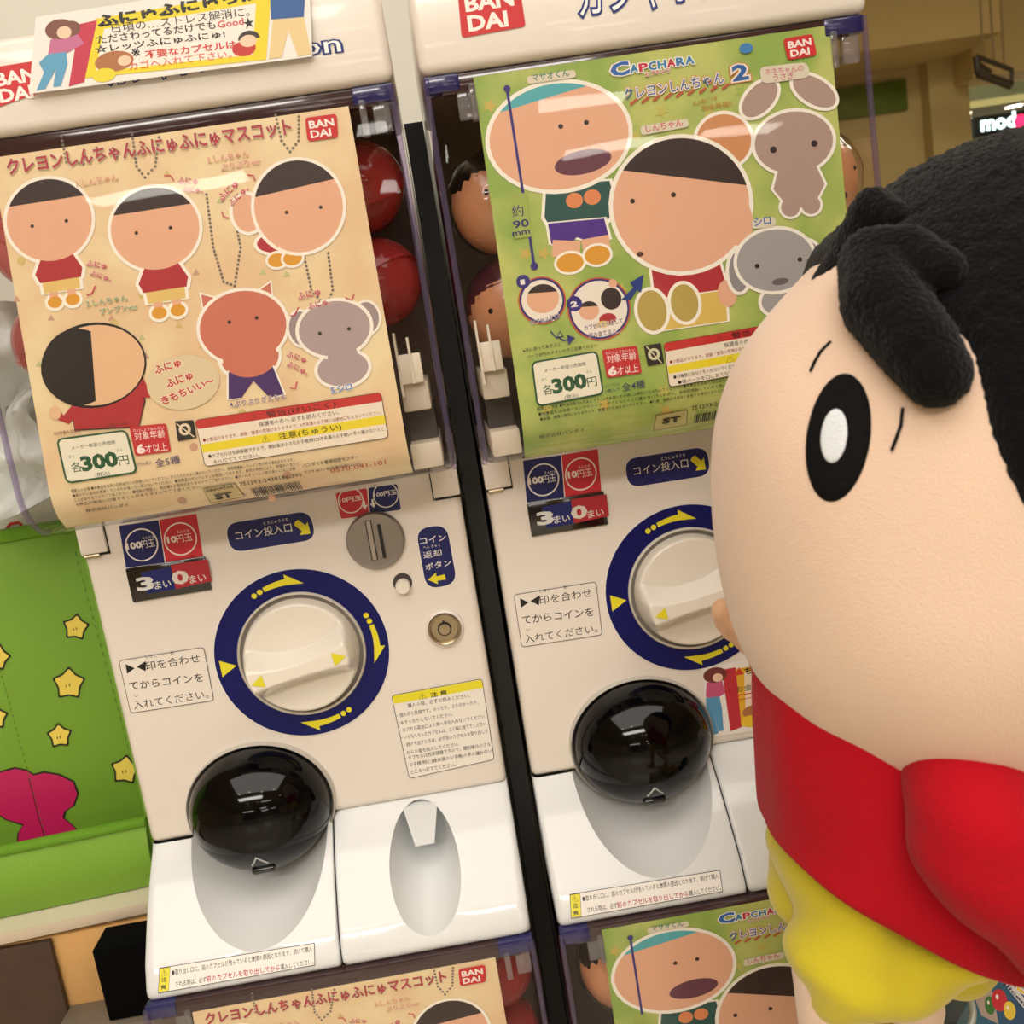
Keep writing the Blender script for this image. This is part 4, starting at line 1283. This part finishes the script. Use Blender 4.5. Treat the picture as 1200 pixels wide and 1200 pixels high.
for v, d, t in zip(bm.verts, D, T):
    p = HC + d * t
    dent = .0012 * sin(p[0] * 60 + 1) * sin(p[2] * 45) * sin(p[1] * 50)
    v.co = Vector(p + d * dent)
obj('head', bm, F_SKIN, plush, PO, ang=180)
# hair: the part of the head behind a curved hairline, padded outwards
hz, hx = [], []
for px, py in [(1032, 238), (1068, 280), (1100, 322), (1128, 370), (1141, 410), (1147, 500), (1160, 550), (1180, 600), (1203, 650), (1240, 700), (1290, 760)]:
    x, z = bp(px, py, PYC - .085); hz.append(z); hx.append(x)
o_ = np.argsort(hz); hz = np.array(hz)[o_]; hx = np.array(hx)[o_]
def hair_depth(P):
    xb = np.interp(P[:, 2], hz, hx, left=hx[0] + .03, right=hx[-1] - .1)
    return P[:, 0] - xb
bm = bmesh.new()
bmesh.ops.create_icosphere(bm, subdivisions=7, radius=1)
D2 = np.array([v.co[:] for v in bm.verts]); D2 /= np.linalg.norm(D2, axis=1, keepdims=True)
T2 = on_head(D2)
P2 = HC + D2 * T2[:, None]
dd = hair_depth(P2)
rng = np.random.default_rng(2)
for v, d, p, q in zip(bm.verts, D2, P2, dd):
    k = max(0, min(1, (q + .003) / .010))
    pad = .0065 * math.sqrt(1 - (1 - k) ** 2) - .002 + .0006 * rng.standard_normal() * k
    v.co = Vector(p + d * pad)
bm.verts.ensure_lookup_table()
kill = [bm.verts[i] for i in np.nonzero(dd < -.006)[0]]
bmesh.ops.delete(bm, geom=kill, context='VERTS')
obj('hair', bm, F_BLACK, plush, PO, ang=180)

def baked(name, parts, m, parent, voxel=.004, smooth_it=6, origin=PO, fuzz=0, fold=0):
    """one continuous padded volume grown from overlapping ellipsoids (centre, radii, rotation)."""
    b_ = bmesh.new()
    for c, s_, r_ in parts:
        sphere(b_, c, 1, 24, 16, s_, r_)
    me = bpy.data.meshes.new('tmp'); b_.to_mesh(me); b_.free()
    o = bpy.data.objects.new('tmp', me); COL.objects.link(o)
    md = o.modifiers.new('r', 'REMESH'); md.mode = 'VOXEL'; md.voxel_size = voxel
    ms = o.modifiers.new('s', 'SMOOTH'); ms.factor = .6; ms.iterations = smooth_it
    dg = bpy.context.evaluated_depsgraph_get()
    e = bpy.data.meshes.new_from_object(o.evaluated_get(dg))
    bpy.data.objects.remove(o)
    n_ = bmesh.new(); n_.from_mesh(e)
    if fold:
        n_.normal_update()
        for v in n_.verts:
            x, y, z = v.co
            v.co += v.normal * fold * (sin(x * 95 + z * 60 + 2 * sin(z * 70)) * .6 + sin(z * 130 - x * 40 + y * 60) * .4)
    if fuzz:
        for v in n_.verts: v.co += v.normal * random.gauss(0, fuzz)
    return obj(name, n_, m, parent, origin, ang=180)
def P3(px, py, Y):
    x, z = bp(px, py, Y)
    return Vector((x, Y, z))
def chainblob(pts, r):
    out = []
    for (a, ra), (b_, rb) in zip(zip(pts, r), zip(pts[1:], r[1:])):
        for k in range(6):
            t = k / 6; out.append((a.lerp(b_, t), (ra + (rb - ra) * t,) * 3, None))
    out.append((pts[-1], (r[-1],) * 3, None))
    return out
def head_pt(px, py, push=0):
    """the point of the head's surface seen in that direction, pushed outwards."""
    d = CF + CR * (px - 600) / 1200 - CU * (py - 600) / 1200
    d /= np.linalg.norm(d)
    t = .25
    for _ in range(200):
        s_ = float(sdf((CP + d * t)[None])[0])
        if s_ < 2e-5: break
        t += s_ * .9
        if t > 1.2: break
    p = CP + d * t
    n_ = (p - HC) / np.linalg.norm(p - HC)
    return Vector(p + n_ * push), Vector(n_)
# two plump locks of the fringe
lk = [head_pt(*p, .006)[0] for p in ((1112, 330), (1070, 306), (1030, 320), (1040, 365), (1080, 415), (1100, 445))]
baked('fringe_lock', chainblob(lk, [.008, .010, .0145, .0165, .0155, .0135]), F_BLACK, plush, .0022, 3, fuzz=.0003)
lk = [head_pt(1058, 262, .002)[0], head_pt(1030, 262, .008)[0], Vector((.4005, PYC - .01, .238)), Vector((.392, PYC - .005, .224))]
baked('fringe_lock', chainblob(lk, [.006, .009, .0145, .015]), F_BLACK, plush, .0022, 3, fuzz=.0003)
# round felt eye with white highlight
def patch(name, cx, cy, rx, ry, rot, th_, m, parent, base=0):
    b_ = bmesh.new()
    rings = []
    for k, ro in enumerate((0, .25, .5, .7, .85, .95, 1, 1.0)):
        hh = base + th_ * math.sqrt(max(0, 1 - ro ** 4)) if k < 7 else base - .002
        ring = []
        for i in range(1 if ro == 0 else 48):
            a = 2 * PI * i / 48
            x, y = rx * ro * cos(a), ry * ro * sin(a)
            ring.append(b_.verts.new(head_pt(cx + x * cos(rot) - y * sin(rot), cy + x * sin(rot) + y * cos(rot), hh)[0]))
        rings.append(ring)
    for i in range(48): b_.faces.new((rings[0][0], rings[1][i], rings[1][(i + 1) % 48]))
    for p, q in zip(rings[1:], rings[2:]):
        for i in range(48): b_.faces.new((p[i], p[(i + 1) % 48], q[(i + 1) % 48], q[i]))
    return obj(name, b_, m, parent, PO, ang=70)
eye = patch('eye', 982, 513, 37, 76, math.radians(8), .0022, mat('felt_black', (10, 9, 10), .85, spec=.2, bump=.5, bscale=500), plush)
patch('eye_highlight', 981, 512, 15, 31, math.radians(6), .0006, mat('felt_white', (226, 232, 238), .8, bump=.3, bscale=600), eye, .0024)
# stitched crease lines
for pts in (((1058, 478), (1056, 498), (1050, 515), (1045, 528)), ((974, 400), (962, 412), (955, 424), (950, 435))):
    bm = bmesh.new(); tube(bm, [head_pt(x, y, .0002)[0] for x, y in pts], .0007, 6)
    obj('stitched_crease', bm, F_BLACK, plush, PO)
bm = bmesh.new()
sphere(bm, (.3345, PYC + .004, .1060), 1, 20, 14, (.006, .013, .0185))
obj('mouth', bm, mat('felt_maroon', (128, 60, 70), .8), plush, PO)
# ear on the near side, mostly behind the hairline outside the frame
bm = bmesh.new()
sphere(bm, (.505, PYC - .118, .115), 1, 24, 16, (.026, .014, .034))
obj('ear', bm, F_SKIN, plush, PO)

# shirt: rings along the leaning trunk, with soft folds
bm = bmesh.new()
rows = []
SH = [((985, 770), 95, .052), ((1003, 820), 112, .058), ((1022, 870), 131, .064), ((1038, 930), 143, .068), ((1046, 975), 146, .070), ((1050, 1010), 148, .071), ((1049, 1032), 147, .0715), ((1048, 1040), 145, .071), ((1048, 1035), 138, .066)]
NS = 96
for k, ((cx_, cy_), hw, dp) in enumerate(SH):
    t = k / (len(SH) - 1)
    c = P3(cx_, cy_, PYC)
    slope = min(1, t * 1.3)
    e = P3(cx_ + hw, cy_ + hw * (.08 + .36 * slope), PYC) - c
    ring = []
    for i in range(NS):
        a = 2 * PI * i / NS
        f_ = 1 + .022 * slope * sin(5 * a + 1.3) + .012 * sin(9 * a + 4 * t) + .020 * sin(a * 3 + 7 * t) * sin(6 * t)
        p = c + e * cos(a) * f_ + Vector((0, 1, 0)) * dp * sin(a) * f_
        ring.append(bm.verts.new(p))
    rows.append(ring)
for p, q in zip(rows, rows[1:]):
    for i in range(NS): bm.faces.new((p[i], p[(i + 1) % NS], q[(i + 1) % NS], q[i]))
bm.faces.new(rows[0])
o = obj('shirt', bm, F_RED, plush, PO, ang=180)
md = o.modifiers.new('sub', 'SUBSURF'); md.levels = 1; md.render_levels = 1
YA = PYC - .085
baked('sleeve', chainblob([P3(1128, 900, YA + .02), P3(1150, 985, YA), P3(1222, 1058, YA - .005), P3(1290, 1128, YA - .005)], [.026, .030, .029, .027]), F_RED, plush, .004, 8, fold=.0015)
baked('sleeve', chainblob([P3(930, 800, PYC + .055), P3(905, 770, PYC + .08)], [.018, .015]), F_RED, plush, .004, 6)
hand = P3(862, 722, PYC + .09)
baked('hand', chainblob([P3(905, 765, PYC + .08), P3(880, 742, PYC + .086)], [.012, .012]) + [(hand, (.0135, .014, .0125), None), (P3(846, 716, PYC + .085), (.0065, .007, .0075), None), (P3(858, 740, PYC + .088), (.0065, .007, .006), None), (P3(872, 700, PYC + .09), (.006, .006, .007), None)],
      mat('fleece_hand', (224, 178, 142), .95, spec=.15, bump=.3, bscale=420, sheen=.3), plush, .002, 4)
hand2 = P3(1312, 1150, YA - .005)
baked('hand', [(hand2, (.022, .022, .02), None), (hand2 + Vector((-.018, -.006, .004)), (.009, .009, .011), None)], MATS['fleece_hand'], plush, .003, 4)
# shorts with two legs
YL = PYC - .025
baked('shorts', [(P3(985, 1015, PYC), (.034, .045, .030), None), (P3(1070, 1050, PYC), (.042, .05, .034), None),
                 (P3(1000, 1115, YL), (.0315, .034, .0285), None), (P3(972, 1145, YL), (.019, .028, .021), None), (P3(1052, 1115, YL), (.036, .034, .027), None), (P3(1110, 1075, YL), (.030, .034, .026), None),
                 (P3(932, 1030, PYC + .03), (.0155, .024, .026), None), (P3(925, 985, PYC + .02), (.013, .02, .018), None), (P3(1120, 1100, PYC + .03), (.028, .03, .030), None)], F_YEL, plush, .0035, 9, fold=.0028)
baked('leg', chainblob([P3(975, 1140, YL), P3(985, 1280, YL), P3(990, 1395, YL)], [.020, .017, .016]), F_SKIN, plush, .0035, 5)
baked('leg', chainblob([P3(960, 1055, PYC + .03), P3(1075, 1180, PYC + .05), P3(1090, 1395, PYC + .05)], [.016, .016, .016]), F_SKIN, plush, .0035, 5)
for px, Y in ((985, YL), (1085, PYC + .05)):
    c = P3(px, 1420, YL); c = Vector((P3(px, 1420, Y).x, Y, c.z))
    baked('shoe', [(c, (.024, .026, .018), None), (c + Vector((-.022, 0, -.004)), (.024, .024, .014), None)], mat('fleece_shoe', (214, 170, 40), .9), plush, .004, 4)
foot_z = P3(985, 1420, YL).z - .020

# ================================================================== STORAGE BIN, shelf and things at the left
bin_ = empty('fabric_storage_bin', (-.20, .08, -.1895), 'lime green fabric bin with star print beside the left machine', 'storage bin', None, (0, 0, math.radians(4.7)))
BO = Vector((0, 0, 0))
def to_bin(x, y, z):
    p = Matrix.Rotation(math.radians(-4.7), 3, 'Z') @ (Vector((x, y, z)) - bin_.location)
    return p
M_LIME = mat('lime_fabric', (120, 166, 44), .6, bump=.25, bscale=500, sheen=.1)
M_LIMED = mat('lime_trim', (112, 166, 34), .7, bump=.8, bscale=900)
def bb(name, x0, x1, y0_, y1, z0, z1, m, parent=bin_, bev=.002):
    b_ = bmesh.new(); box(b_, x0, x1, y0_, y1, z0, z1, bev, 2)
    return obj(name, b_, m, parent)
XE = .0955
bb('base', -.30, XE, -.012, .18, 0, .004, M_LIME)
back = bb('back_panel', -.30, XE, .040, .046, .003, .316, M_LIME)
bb('left_panel', -.305, -.30, -.010, .18, .003, .316, M_LIME)
bb('right_panel', XE, XE + .004, -.010, .18, .003, .316, M_LIME)
bb('trim', -.303, XE + .003, .036, .050, .308, .319, M_LIMED, bev=.003)
# front lip bellies out a little
bm = bmesh.new()
g = []
for i in range(9):
    t = i / 8
    g.append([bm.verts.new((-.30 + (XE + .30) * k / 12, -.012 - .007 * sin(PI * t) * (1 + .3 * sin(k * 1.7)), .001 + .057 * t)) for k in range(13)])
for p, q in zip(g, g[1:]):
    for k in range(12): bm.faces.new((p[k], p[k + 1], q[k + 1], q[k]))
r_ = bmesh.ops.extrude_face_region(bm, geom=bm.faces[:])
bmesh.ops.translate(bm, verts=[v for v in r_['geom'] if isinstance(v, bmesh.types.BMVert)], vec=(0, .004, 0))
obj('front_lip', bm, M_LIME, bin_)
bb('lip_trim', -.302, XE + .002, -.0165, -.0075, .056, .064, M_LIMED, bev=.003)
# stitching and print on the back panel, measured on its plane
def pbin(px, py):
    d = CF + CR * (px - 600) / 1200 - CU * (py - 600) / 1200
    Rm = np.array(Matrix.Rotation(math.radians(-4.7), 3, 'Z'))
    c_ = Rm @ (CP - np.array(bin_.location)); d = Rm @ d
    t = (.040 - c_[1]) / d[1]
    p = c_ + t * d
    return np.array([p[0], p[2]])
BA = Art(.0395); BA.P = pbin
K_ = (22, 20, 16)
def star(cx, cy, r, rot):
    def pts(s_):
        out = []
        for k in range(10):
            rr_ = s_ * (1 if k % 2 == 0 else .62)
            a_ = rot - PI / 2 + k * PI / 5
            out.append((cx + rr_ * cos(a_), cy + rr_ * sin(a_)))
        # round the corners
        o2 = []
        for k in range(10):
            p0, p1, p2 = np.array(out[k - 1]), np.array(out[k]), np.array(out[(k + 1) % 10])
            for t in (.3, .5, .7):
                q0 = p1 + (p0 - p1) * .4; q2 = p1 + (p2 - p1) * .4
                o2.append(tuple(q0 * (1 - t) ** 2 + p1 * 2 * t * (1 - t) + q2 * t * t))
        return o2
    BA.poly(pts(r + 2), K_); BA.poly(pts(r - 1.2), (240, 214, 92))
    BA.line([(cx - r * .18, cy + 1), (cx - r * .15, cy + 4)], 1.5, K_); BA.line([(cx + .5, cy), (cx + 1, cy + 3)], 1.5, K_)
for s_ in ((89, 735, 16, .1), (81, 801, 20, .0), (70, 862, 15, -.1), (147, 902, 18, .1), (-3, 770, 16, .2), (-5, 840, 15, 0)): star(*s_)
PKB = (196, 22, 92)
def pinkpts(s_):
    base = [(0, 905), (18, 900), (32, 903), (40, 908), (52, 905), (70, 908), (86, 916), (91, 930), (86, 944), (76, 950), (74, 958), (84, 966), (96, 978), (101, 992), (60, 1012), (20, 1020), (20, 1000), (22, 975), (28, 966), (8, 960), (-4, 952), (-10, 925)]
    c_ = np.array([45, 955.]);
    return [tuple(np.array(p) + (np.array(p) - c_) / np.linalg.norm(np.array(p) - c_) * s_) for p in base]
BA.poly(pinkpts(1.8), K_); BA.poly(pinkpts(-.4), PKB)
BA.line([(34, 912), (40, 935), (46, 960), (56, 990)], 2.2, (120, 10, 50))
for p0, p1 in (((88, 646), (176, 968)), ((0, 784), (62, 1010))):
    for k in range(0, 60, 2):
        q = lambda t: (p0[0] + (p1[0] - p0[0]) * t, p0[1] + (p1[1] - p0[1]) * t)
        BA.line([q(k / 60), q((k + 1) / 60)], 1.0, (70, 110, 14), kind='stitching')
BA.build(back, (0, 0, 0), ('stitching', 'artwork'))
# shelf board and rack under the bin
sh = empty('shelf_board', (-.20, .10, -.19), 'pale wooden shelf board under the green fabric bin', 'shelf', None, (0, 0, math.radians(4.7)))
bb('board', -.35, .1105, -.0560, .25, -.0095, 0, mat('pale_board', (214, 204, 178), .45, noise=.08, nscale=8), sh)
bb('edge_band', -.35, .1105, -.0575, -.0560, -.0093, -.0002, mat('pale_edge', (208, 190, 166), .5), sh, .0002)
bm = bmesh.new(); box(bm, -.46, -.1884, .04, .046, -.62, -.2035, .001)
tag(obj('side_panel', bm, mat('walnut_board', (72, 50, 36), .5, noise=.35, nscale=14), None), 'dark brown wooden panel below the shelf at the lower left', 'panel')
bm = bmesh.new(); box(bm, -.46, -.085, .047, .055, -.62, -.2035, .001)
tag(obj('back_board', bm, mat('tan_board', (206, 158, 96), .45, noise=.2, nscale=9), None), 'tan board seen between the dark panel and black case', 'panel')
bm = bmesh.new(); box(bm, -.1440, -.080, .012, .046, -.2665, -.2030, .001); 
tag(obj('black_case', bm, mat('matte_black_case', (3, 3, 4), .95, spec=.1), None), 'plain black case under the shelf beside the left machine', 'case')
bm = bmesh.new(); box(bm, -.1875, -.080, .005, .046, -.285, -.2675, .001)
tag(obj('lower_board', bm, mat('grey_board', (120, 108, 92), .5, noise=.2, nscale=12), None), 'grey-brown lower board beneath the black case', 'shelf')
# white paper with a red scrawl, leaning above the bin
pap = empty('paper_sheet', (-.20, .14, .125), 'white sheet with red curved lines standing in the green bin behind the case', 'paper')
bm = bmesh.new()
box(bm, -.42, -.088, .142, .1445, .02, .240, .0006)
obj('sheet', bm, mat('paper_white', (226, 222, 208), .6), pap, pap.location)
A = Art(.1405)
A.line([(8, 632), (6, 622), (12, 614), (22, 612), (26, 616)], 5, (192, 44, 30), 'artwork')
A.line([(8, 632), (10, 640), (18, 646)], 5, (192, 44, 30), 'artwork'); A.poly([(18, 640), (30, 637), (44, 638), (34, 646), (20, 650)], (206, 84, 30))
A.build(pap, pap.location)
# crumpled clear bag hanging beside the case
bm = bmesh.new()
g = []
for i in range(25):
    row = []
    for k in range(25):
        u_, v_ = k / 24, i / 24
        x = -.200 + .108 * u_; z = .155 + .145 * v_
        y = .04 + .016 * sin(9 * u_ + 3 * sin(5 * v_)) + .008 * sin(23 * v_ + 7 * u_) + .004 * sin(41 * u_ - 17 * v_)
        row.append(bm.verts.new((x + .006 * sin(11 * v_), y, z + .006 * sin(8 * u_))))
    g.append(row)
for p, q in zip(g, g[1:]):
    for k in range(24): bm.faces.new((p[k], p[k + 1], q[k + 1], q[k]))
r_ = bmesh.ops.extrude_face_region(bm, geom=bm.faces[:])
bmesh.ops.translate(bm, verts=[v for v in r_['geom'] if isinstance(v, bmesh.types.BMVert)], vec=(0, .03, 0))
tag(obj('plastic_bag', bm, M_BAG, None, ang=60), 'crumpled clear plastic bag standing at the far left beside the case', 'bag')

# ================================================================== things at the lower right
# white display with a round window and yellow packets, right of the lower machine
cab = empty('display_cabinet', (.63, -.06, -.42), 'white cabinet with a round-cornered clear window under the plush doll', 'cabinet')
CO = cab.location
bm = bmesh.new(); box(bm, .512, .90, -.040, .30, -.80, -.155, .006, 3)
obj('cabinet_body', bm, M_WHITE, cab, CO)
# blue printed box
bx = empty('blue_box', (.50, -.10, -.30), 'blue printed box with rainbow letters and balloons at the lower right corner', 'box')
M_BLUE = mat('box_blue_print', (24, 66, 108), .35, noise=1, nscale=12, rgb2=(36, 110, 130))
YB = -.16
c4 = [(1172, 1108), (1300, 1250), (1220, 1400), (1112, 1215)]
W = [bp(x, y, YB) for x, y in c4]
bm = bmesh.new()
f = [bm.verts.new((x, YB, z)) for x, z in W]; g = [bm.verts.new((x + .006, YB + .035, z)) for x, z in W]
bm.faces.new(f); bm.faces.new(g[::-1])
for i in range(4): bm.faces.new((f[i], f[(i + 1) % 4], g[(i + 1) % 4], g[i]))
bxb = obj('carton', bm, M_BLUE, bx, bx.location, sm=False)
A = Art(YB)
for ch, p0, p1, c_ in (('ク', (1167, 1124), (1177, 1132), (196, 30, 50)), ('レ', (1174, 1138), (1184, 1147), (60, 140, 50)), ('ヨ', (1185, 1147), (1195, 1157), (40, 70, 180)), ('ン', (1192, 1158), (1203, 1170), (226, 190, 50))):
    A.text(ch, p0, p1, 13, c_, .06, out=(236, 228, 220), ob=.13)
A.poly([(1142, 1135), (1152, 1140), (1164, 1165), (1170, 1200), (1150, 1190), (1138, 1158)], (170, 150, 140))
for c_, x, y, rx, ry in (((50, 110, 40), 1160, 1178, 6, 11), ((196, 24, 44), 1171, 1172, 9, 13), ((226, 196, 60), 1183, 1184, 7, 11)):
    A.ell(x, y, rx, ry, c_); A.ell(x - rx * .3, y - ry * .3, rx * .2, ry * .25, (240, 226, 220), n=10)
A.rrect([(1172, 1147), (1177, 1143), (1206, 1176), (1200, 1182)], 5, (210, 206, 210)); A.text('alicentoy'[:6], (1174, 1150), (1200, 1179), 5, (30, 40, 80), .03)
A.build(bx, bx.location)
# tub of yellow packets
tub = empty('packet_tub', (.465, -.1, -.36), 'clear round tub of orange and yellow packets under the plush doll', 'tub')
tc_ = P3(1052, 1235, -.17)
bm = bmesh.new()
for i in range(2): pass
N_ = 48
prof = [(.045, -.11), (.047, .03), (.048, .038)]
rings = [[bm.verts.new((tc_.x + r * cos(2 * PI * k / N_), tc_.y + r * sin(2 * PI * k / N_), tc_.z + z)) for k in range(N_)] for r, z in prof]
for p, q in zip(rings, rings[1:]):
    for k in range(N_): bm.faces.new((p[k], p[(k + 1) % N_], q[(k + 1) % N_], q[k]))
bm.faces.new(rings[0])
obj('tub_wall', bm, clear('tub_plastic', (.85, .88, .84), 1.5, .05, haze=.1), tub, tub.location)
bm = bmesh.new()
pts = [(tc_.x + .048 * cos(a), tc_.y + .048 * sin(a), tc_.z + .038) for a in [2 * PI * k / 40 for k in range(41)]]
tube(bm, pts, .0022, 8)
obj('tub_rim', bm, mat('rim_grey', (150, 150, 136), .3), tub, tub.location)
rr = random.Random(4)
k = 0
for lz in range(3):
    for dx in (-.019, .014):
        for dy in (-.018, .014):
            bm = bmesh.new()
            box(bm, -.015, .015, -.012, .012, -.012, .012, .003, 2)
            ro = Matrix.Rotation(rr.uniform(-.6, .6), 3, 'X') @ Matrix.Rotation(rr.uniform(-.6, .6), 3, 'Y') @ Matrix.Rotation(rr.uniform(0, 3), 3, 'Z')
            bmesh.ops.rotate(bm, verts=bm.verts, matrix=ro)
            o = obj('snack_packet', bm, mat('packet_%d' % (k % 2), ((206, 140, 36), (222, 176, 60))[k % 2], .35), None)
            o.location = (tc_.x + dx, tc_.y + dy, tc_.z - .012 + .028 * (lz - 1))
            tag(o, 'yellow-orange packet in the clear tub under the plush doll', 'packet', 'packets in the clear tub')
            k += 1

# plain stand carrying the plush, just below the frame
bm = bmesh.new(); box(bm, .315, .425, PYC - .065, -.205, -.80, foot_z, .004, 2)
tag(obj('display_stand', bm, M_WHITE, None), 'plain white stand carrying the plush doll below the picture', 'stand')

# ================================================================== rack, base and room
bm = bmesh.new(); box(bm, .2087, .2222, .02, .31, -.79, .385)
tag(obj('rack_post', bm, M_BLACKM, None), 'black upright panel in the gap between the two machine columns', 'panel')
bm = bmesh.new(); box(bm, -.078, .512, .0, .31, FLOOR, -.7925, .002)
tag(obj('machine_base', bm, M_BLACKM, None), 'black base carrying both columns of machines', 'base')
bm = bmesh.new(); box(bm, -.9, .3600, .315, .335, FLOOR, .75, .002)
tag(obj('display_board', bm, mat('board_white', (222, 220, 206), .5), None), 'pale display board standing behind the left column of machines', 'board')

def struct(name, x0, x1, y0_, y1, z0, z1, m):
    b_ = bmesh.new(); box(b_, x0, x1, y0_, y1, z0, z1)
    return tag(obj(name, b_, m, None, sm=False), kind='structure')
M_CEIL = mat('ceiling_paint', (196, 172, 116), .8)
M_WALLB = mat('wall_paint', (196, 176, 122), .7)
M_FLOOR = mat('floor_tile', (206, 196, 176), .25, noise=.1, nscale=2)
struct('floor', -5, 8, -16, 8, FLOOR - .1, FLOOR, M_FLOOR)
struct('ceiling', -5, 8, -16, 8, CEIL, CEIL + .1, M_CEIL)
struct('wall_back', -5, 3.24, 5.0, 5.15, FLOOR, CEIL, M_WALLB)
struct('wall_left', -5.1, -5, -16, 8, FLOOR, CEIL, M_WALLB)
struct('wall_front', -5, 8, -16.1, -16, FLOOR, CEIL, mat('wall_front_paint', (150, 136, 112), .7))
struct('wall_right', 8, 8.1, -16, 8, FLOOR, CEIL, M_WALLB)
struct('wall_far', 3.24, 8, 7.9, 8.0, FLOOR, CEIL, mat('shop_wall_paint', (206, 214, 196), .6))
# bulkheads of the ceiling
struct('trim_1', 1.2, 3.16, 4.4, 5.0, 1.25, CEIL, M_CEIL)
struct('trim_2', 3.16, 8, 4.7, 5.0, 1.10, CEIL, M_CEIL)
struct('trim_3', 3.02, 3.24, 4.9, 5.01, FLOOR, 1.25, M_WALLB)
# door seam in the wall
bm = bmesh.new(); box(bm, 3.085, 3.10, 4.965, 5.0, FLOOR, 1.15)
tag(obj('trim_4', bm, mat('seam_brown', (92, 70, 34), .7), None), kind='structure')

# shop sign: black panel with lit letters
sg = empty('shop_sign', (3.6, 5.2, .85), 'black shop sign with glowing white letters and a pink mark', 'sign')
YS = 5.2
W = [bp(x, y, YS) for x, y in [(1141, 137), (1300, 112), (1300, 140), (1144, 160)]]
zt, zb = W[0][1], W[3][1]
bm = bmesh.new(); box(bm, W[0][0], W[0][0] + .95, YS, YS + .08, zb, zt, .004)
obj('panel', bm, mat('sign_black', (14, 26, 30), .3), sg, sg.location)
V, Fc = glyphs('modern', .03)
hh = (zt - zb)
k_ = hh * .60 / .56
x0_ = W[0][0] + .03
me = bpy.data.meshes.new('letters')
me.from_pydata([(x0_ + v[0] * k_ * 1.0 - sg.location[0], YS - .01 - sg.location[1], zb + hh * .22 + v[1] * k_ - sg.location[2]) for v in V], [], Fc)
me.materials.append(mat('sign_light', (226, 255, 252), .5, emit=2.2))
link(bpy.data.objects.new('letters', me), sg)
bm = bmesh.new(); lathe(bm, x0_ + k_ * 2.02, zb + hh * .40, [(k_ * .33, YS - .012), (k_ * .33, YS - .02), (0, YS - .02)], 24)
obj('pink_mark', bm, mat('sign_pink', (236, 40, 90), .5, emit=1.5), sg, sg.location)
# hanging sign holder
hs = empty('hanging_rail', (3.3, 4.4, 1.2), 'dark metal rail frame hanging from the ceiling', 'rail')
YH = 4.4
bm = bmesh.new()
pa_, pb_, pc_, pd_ = [P3(x, y, YH) for x, y in ((1144, 66), (1186, 82), (1185, 100), (1146, 86))]
for p, q, r_ in ((pa_, pb_, .012), (pb_, pc_, .010), (pd_, pc_, .022), (pa_, pd_, .018), (P3(1146, 80, YH), P3(1158, 88, YH), .03)): tube(bm, [p, q], r_, 8)
obj('frame', bm, mat('rail_metal', (60, 50, 34), .5), hs, hs.location)
bm = bmesh.new()
for x in (1153, 1165, 1177):
    p = P3(x, 72 + (x - 1153) * .35, YH); tube(bm, [p, Vector((p.x, p.y, CEIL))], .006, 6)
obj('hanger_rods', bm, mat('rod_metal', (150, 130, 90), .5), hs, hs.location)
# green banner
W = [bp(x, y, 4.97) for x, y in [(960, 95), (1062, 92), (1068, 128), (1045, 132)]]
bm = bmesh.new(); box(bm, W[0][0], W[1][0], 4.97, 4.998, W[2][1], W[1][1], .004)
tag(obj('green_banner', bm, mat('banner_green', (96, 116, 30), .6, noise=.3, nscale=5), None), 'small green banner on the far wall beyond the right machine', 'banner')
# downlights and troffers (real ceiling lamps)
M_LAMP = mat('lamp_glow', (255, 240, 216), .5, emit=14)
M_TUBE = mat('tube_glow', (255, 250, 240), .5, emit=10)
def lamp(x, y, r, z=CEIL):
    root = empty('downlight', (x, y, z), 'round recessed downlight in the mall ceiling', 'ceiling light', 'ceiling downlights')
    bm = bmesh.new(); lathe(bm, 0, 0, [(r * 1.25, 0), (r * 1.25, .012), (r, .012), (r, .004)], 24)
    bmesh.ops.rotate(bm, verts=bm.verts, matrix=Matrix.Rotation(-PI / 2, 3, 'X'))
    obj('bezel', bm, M_WHITE, root)
    bm = bmesh.new(); disc(bm, 0, 0, .002, .006, r)
    bmesh.ops.rotate(bm, verts=bm.verts, matrix=Matrix.Rotation(-PI / 2, 3, 'X'))
    obj('lens', bm, M_LAMP, root)
    return root
# two lights in view by the shop sign
p = P3(1128, 134, 5.35); q = P3(1188, 123, 5.35)
struct('trim_5', 3.24, 8, 5.25, 7.9, p.z + .012, p.z + .05, mat('shop_ceiling', (216, 220, 200), .7))
for v, lb in ((p, 'bright downlight left of and above the black shop sign'), (q, 'bright downlight above the black shop sign, right one')):
    l = lamp(v.x, v.y, .05, p.z + .012)
    l['label'] = lb; del l['group']
for x, y in ((-1.2, -2.2), (-.4, -2.2), (.5, -2.4), (1.4, -2.2), (-1.0, -4.6), (.2, -4.6), (1.2, -4.8), (2.6, -3.4)):
    lamp(x, y, .06)
def troffer(x, y, lx, ly):
    root = empty('ceiling_troffer', (x, y, CEIL), 'long white fluorescent light on the mall ceiling', 'ceiling light', 'ceiling fluorescent lights')
    bm = bmesh.new(); box(bm, -lx / 2 - .03, lx / 2 + .03, -ly / 2 - .03, ly / 2 + .03, -.035, 0, .004)
    obj('housing', bm, M_WHITE, root)
    bm = bmesh.new(); box(bm, -lx / 2, lx / 2, -ly / 2, ly / 2, -.040, -.034)
    obj('diffuser', bm, M_TUBE, root)
for t_ in ((-2.3, -10.4, 2.6, .9), (1.35, -8.7, 1.2, .6), (2.3, -13.0, 1.9, 1.3), (5.0, -12.6, 1.6, .9), (1.3, -4.6, 1.4, .16)): troffer(*t_)
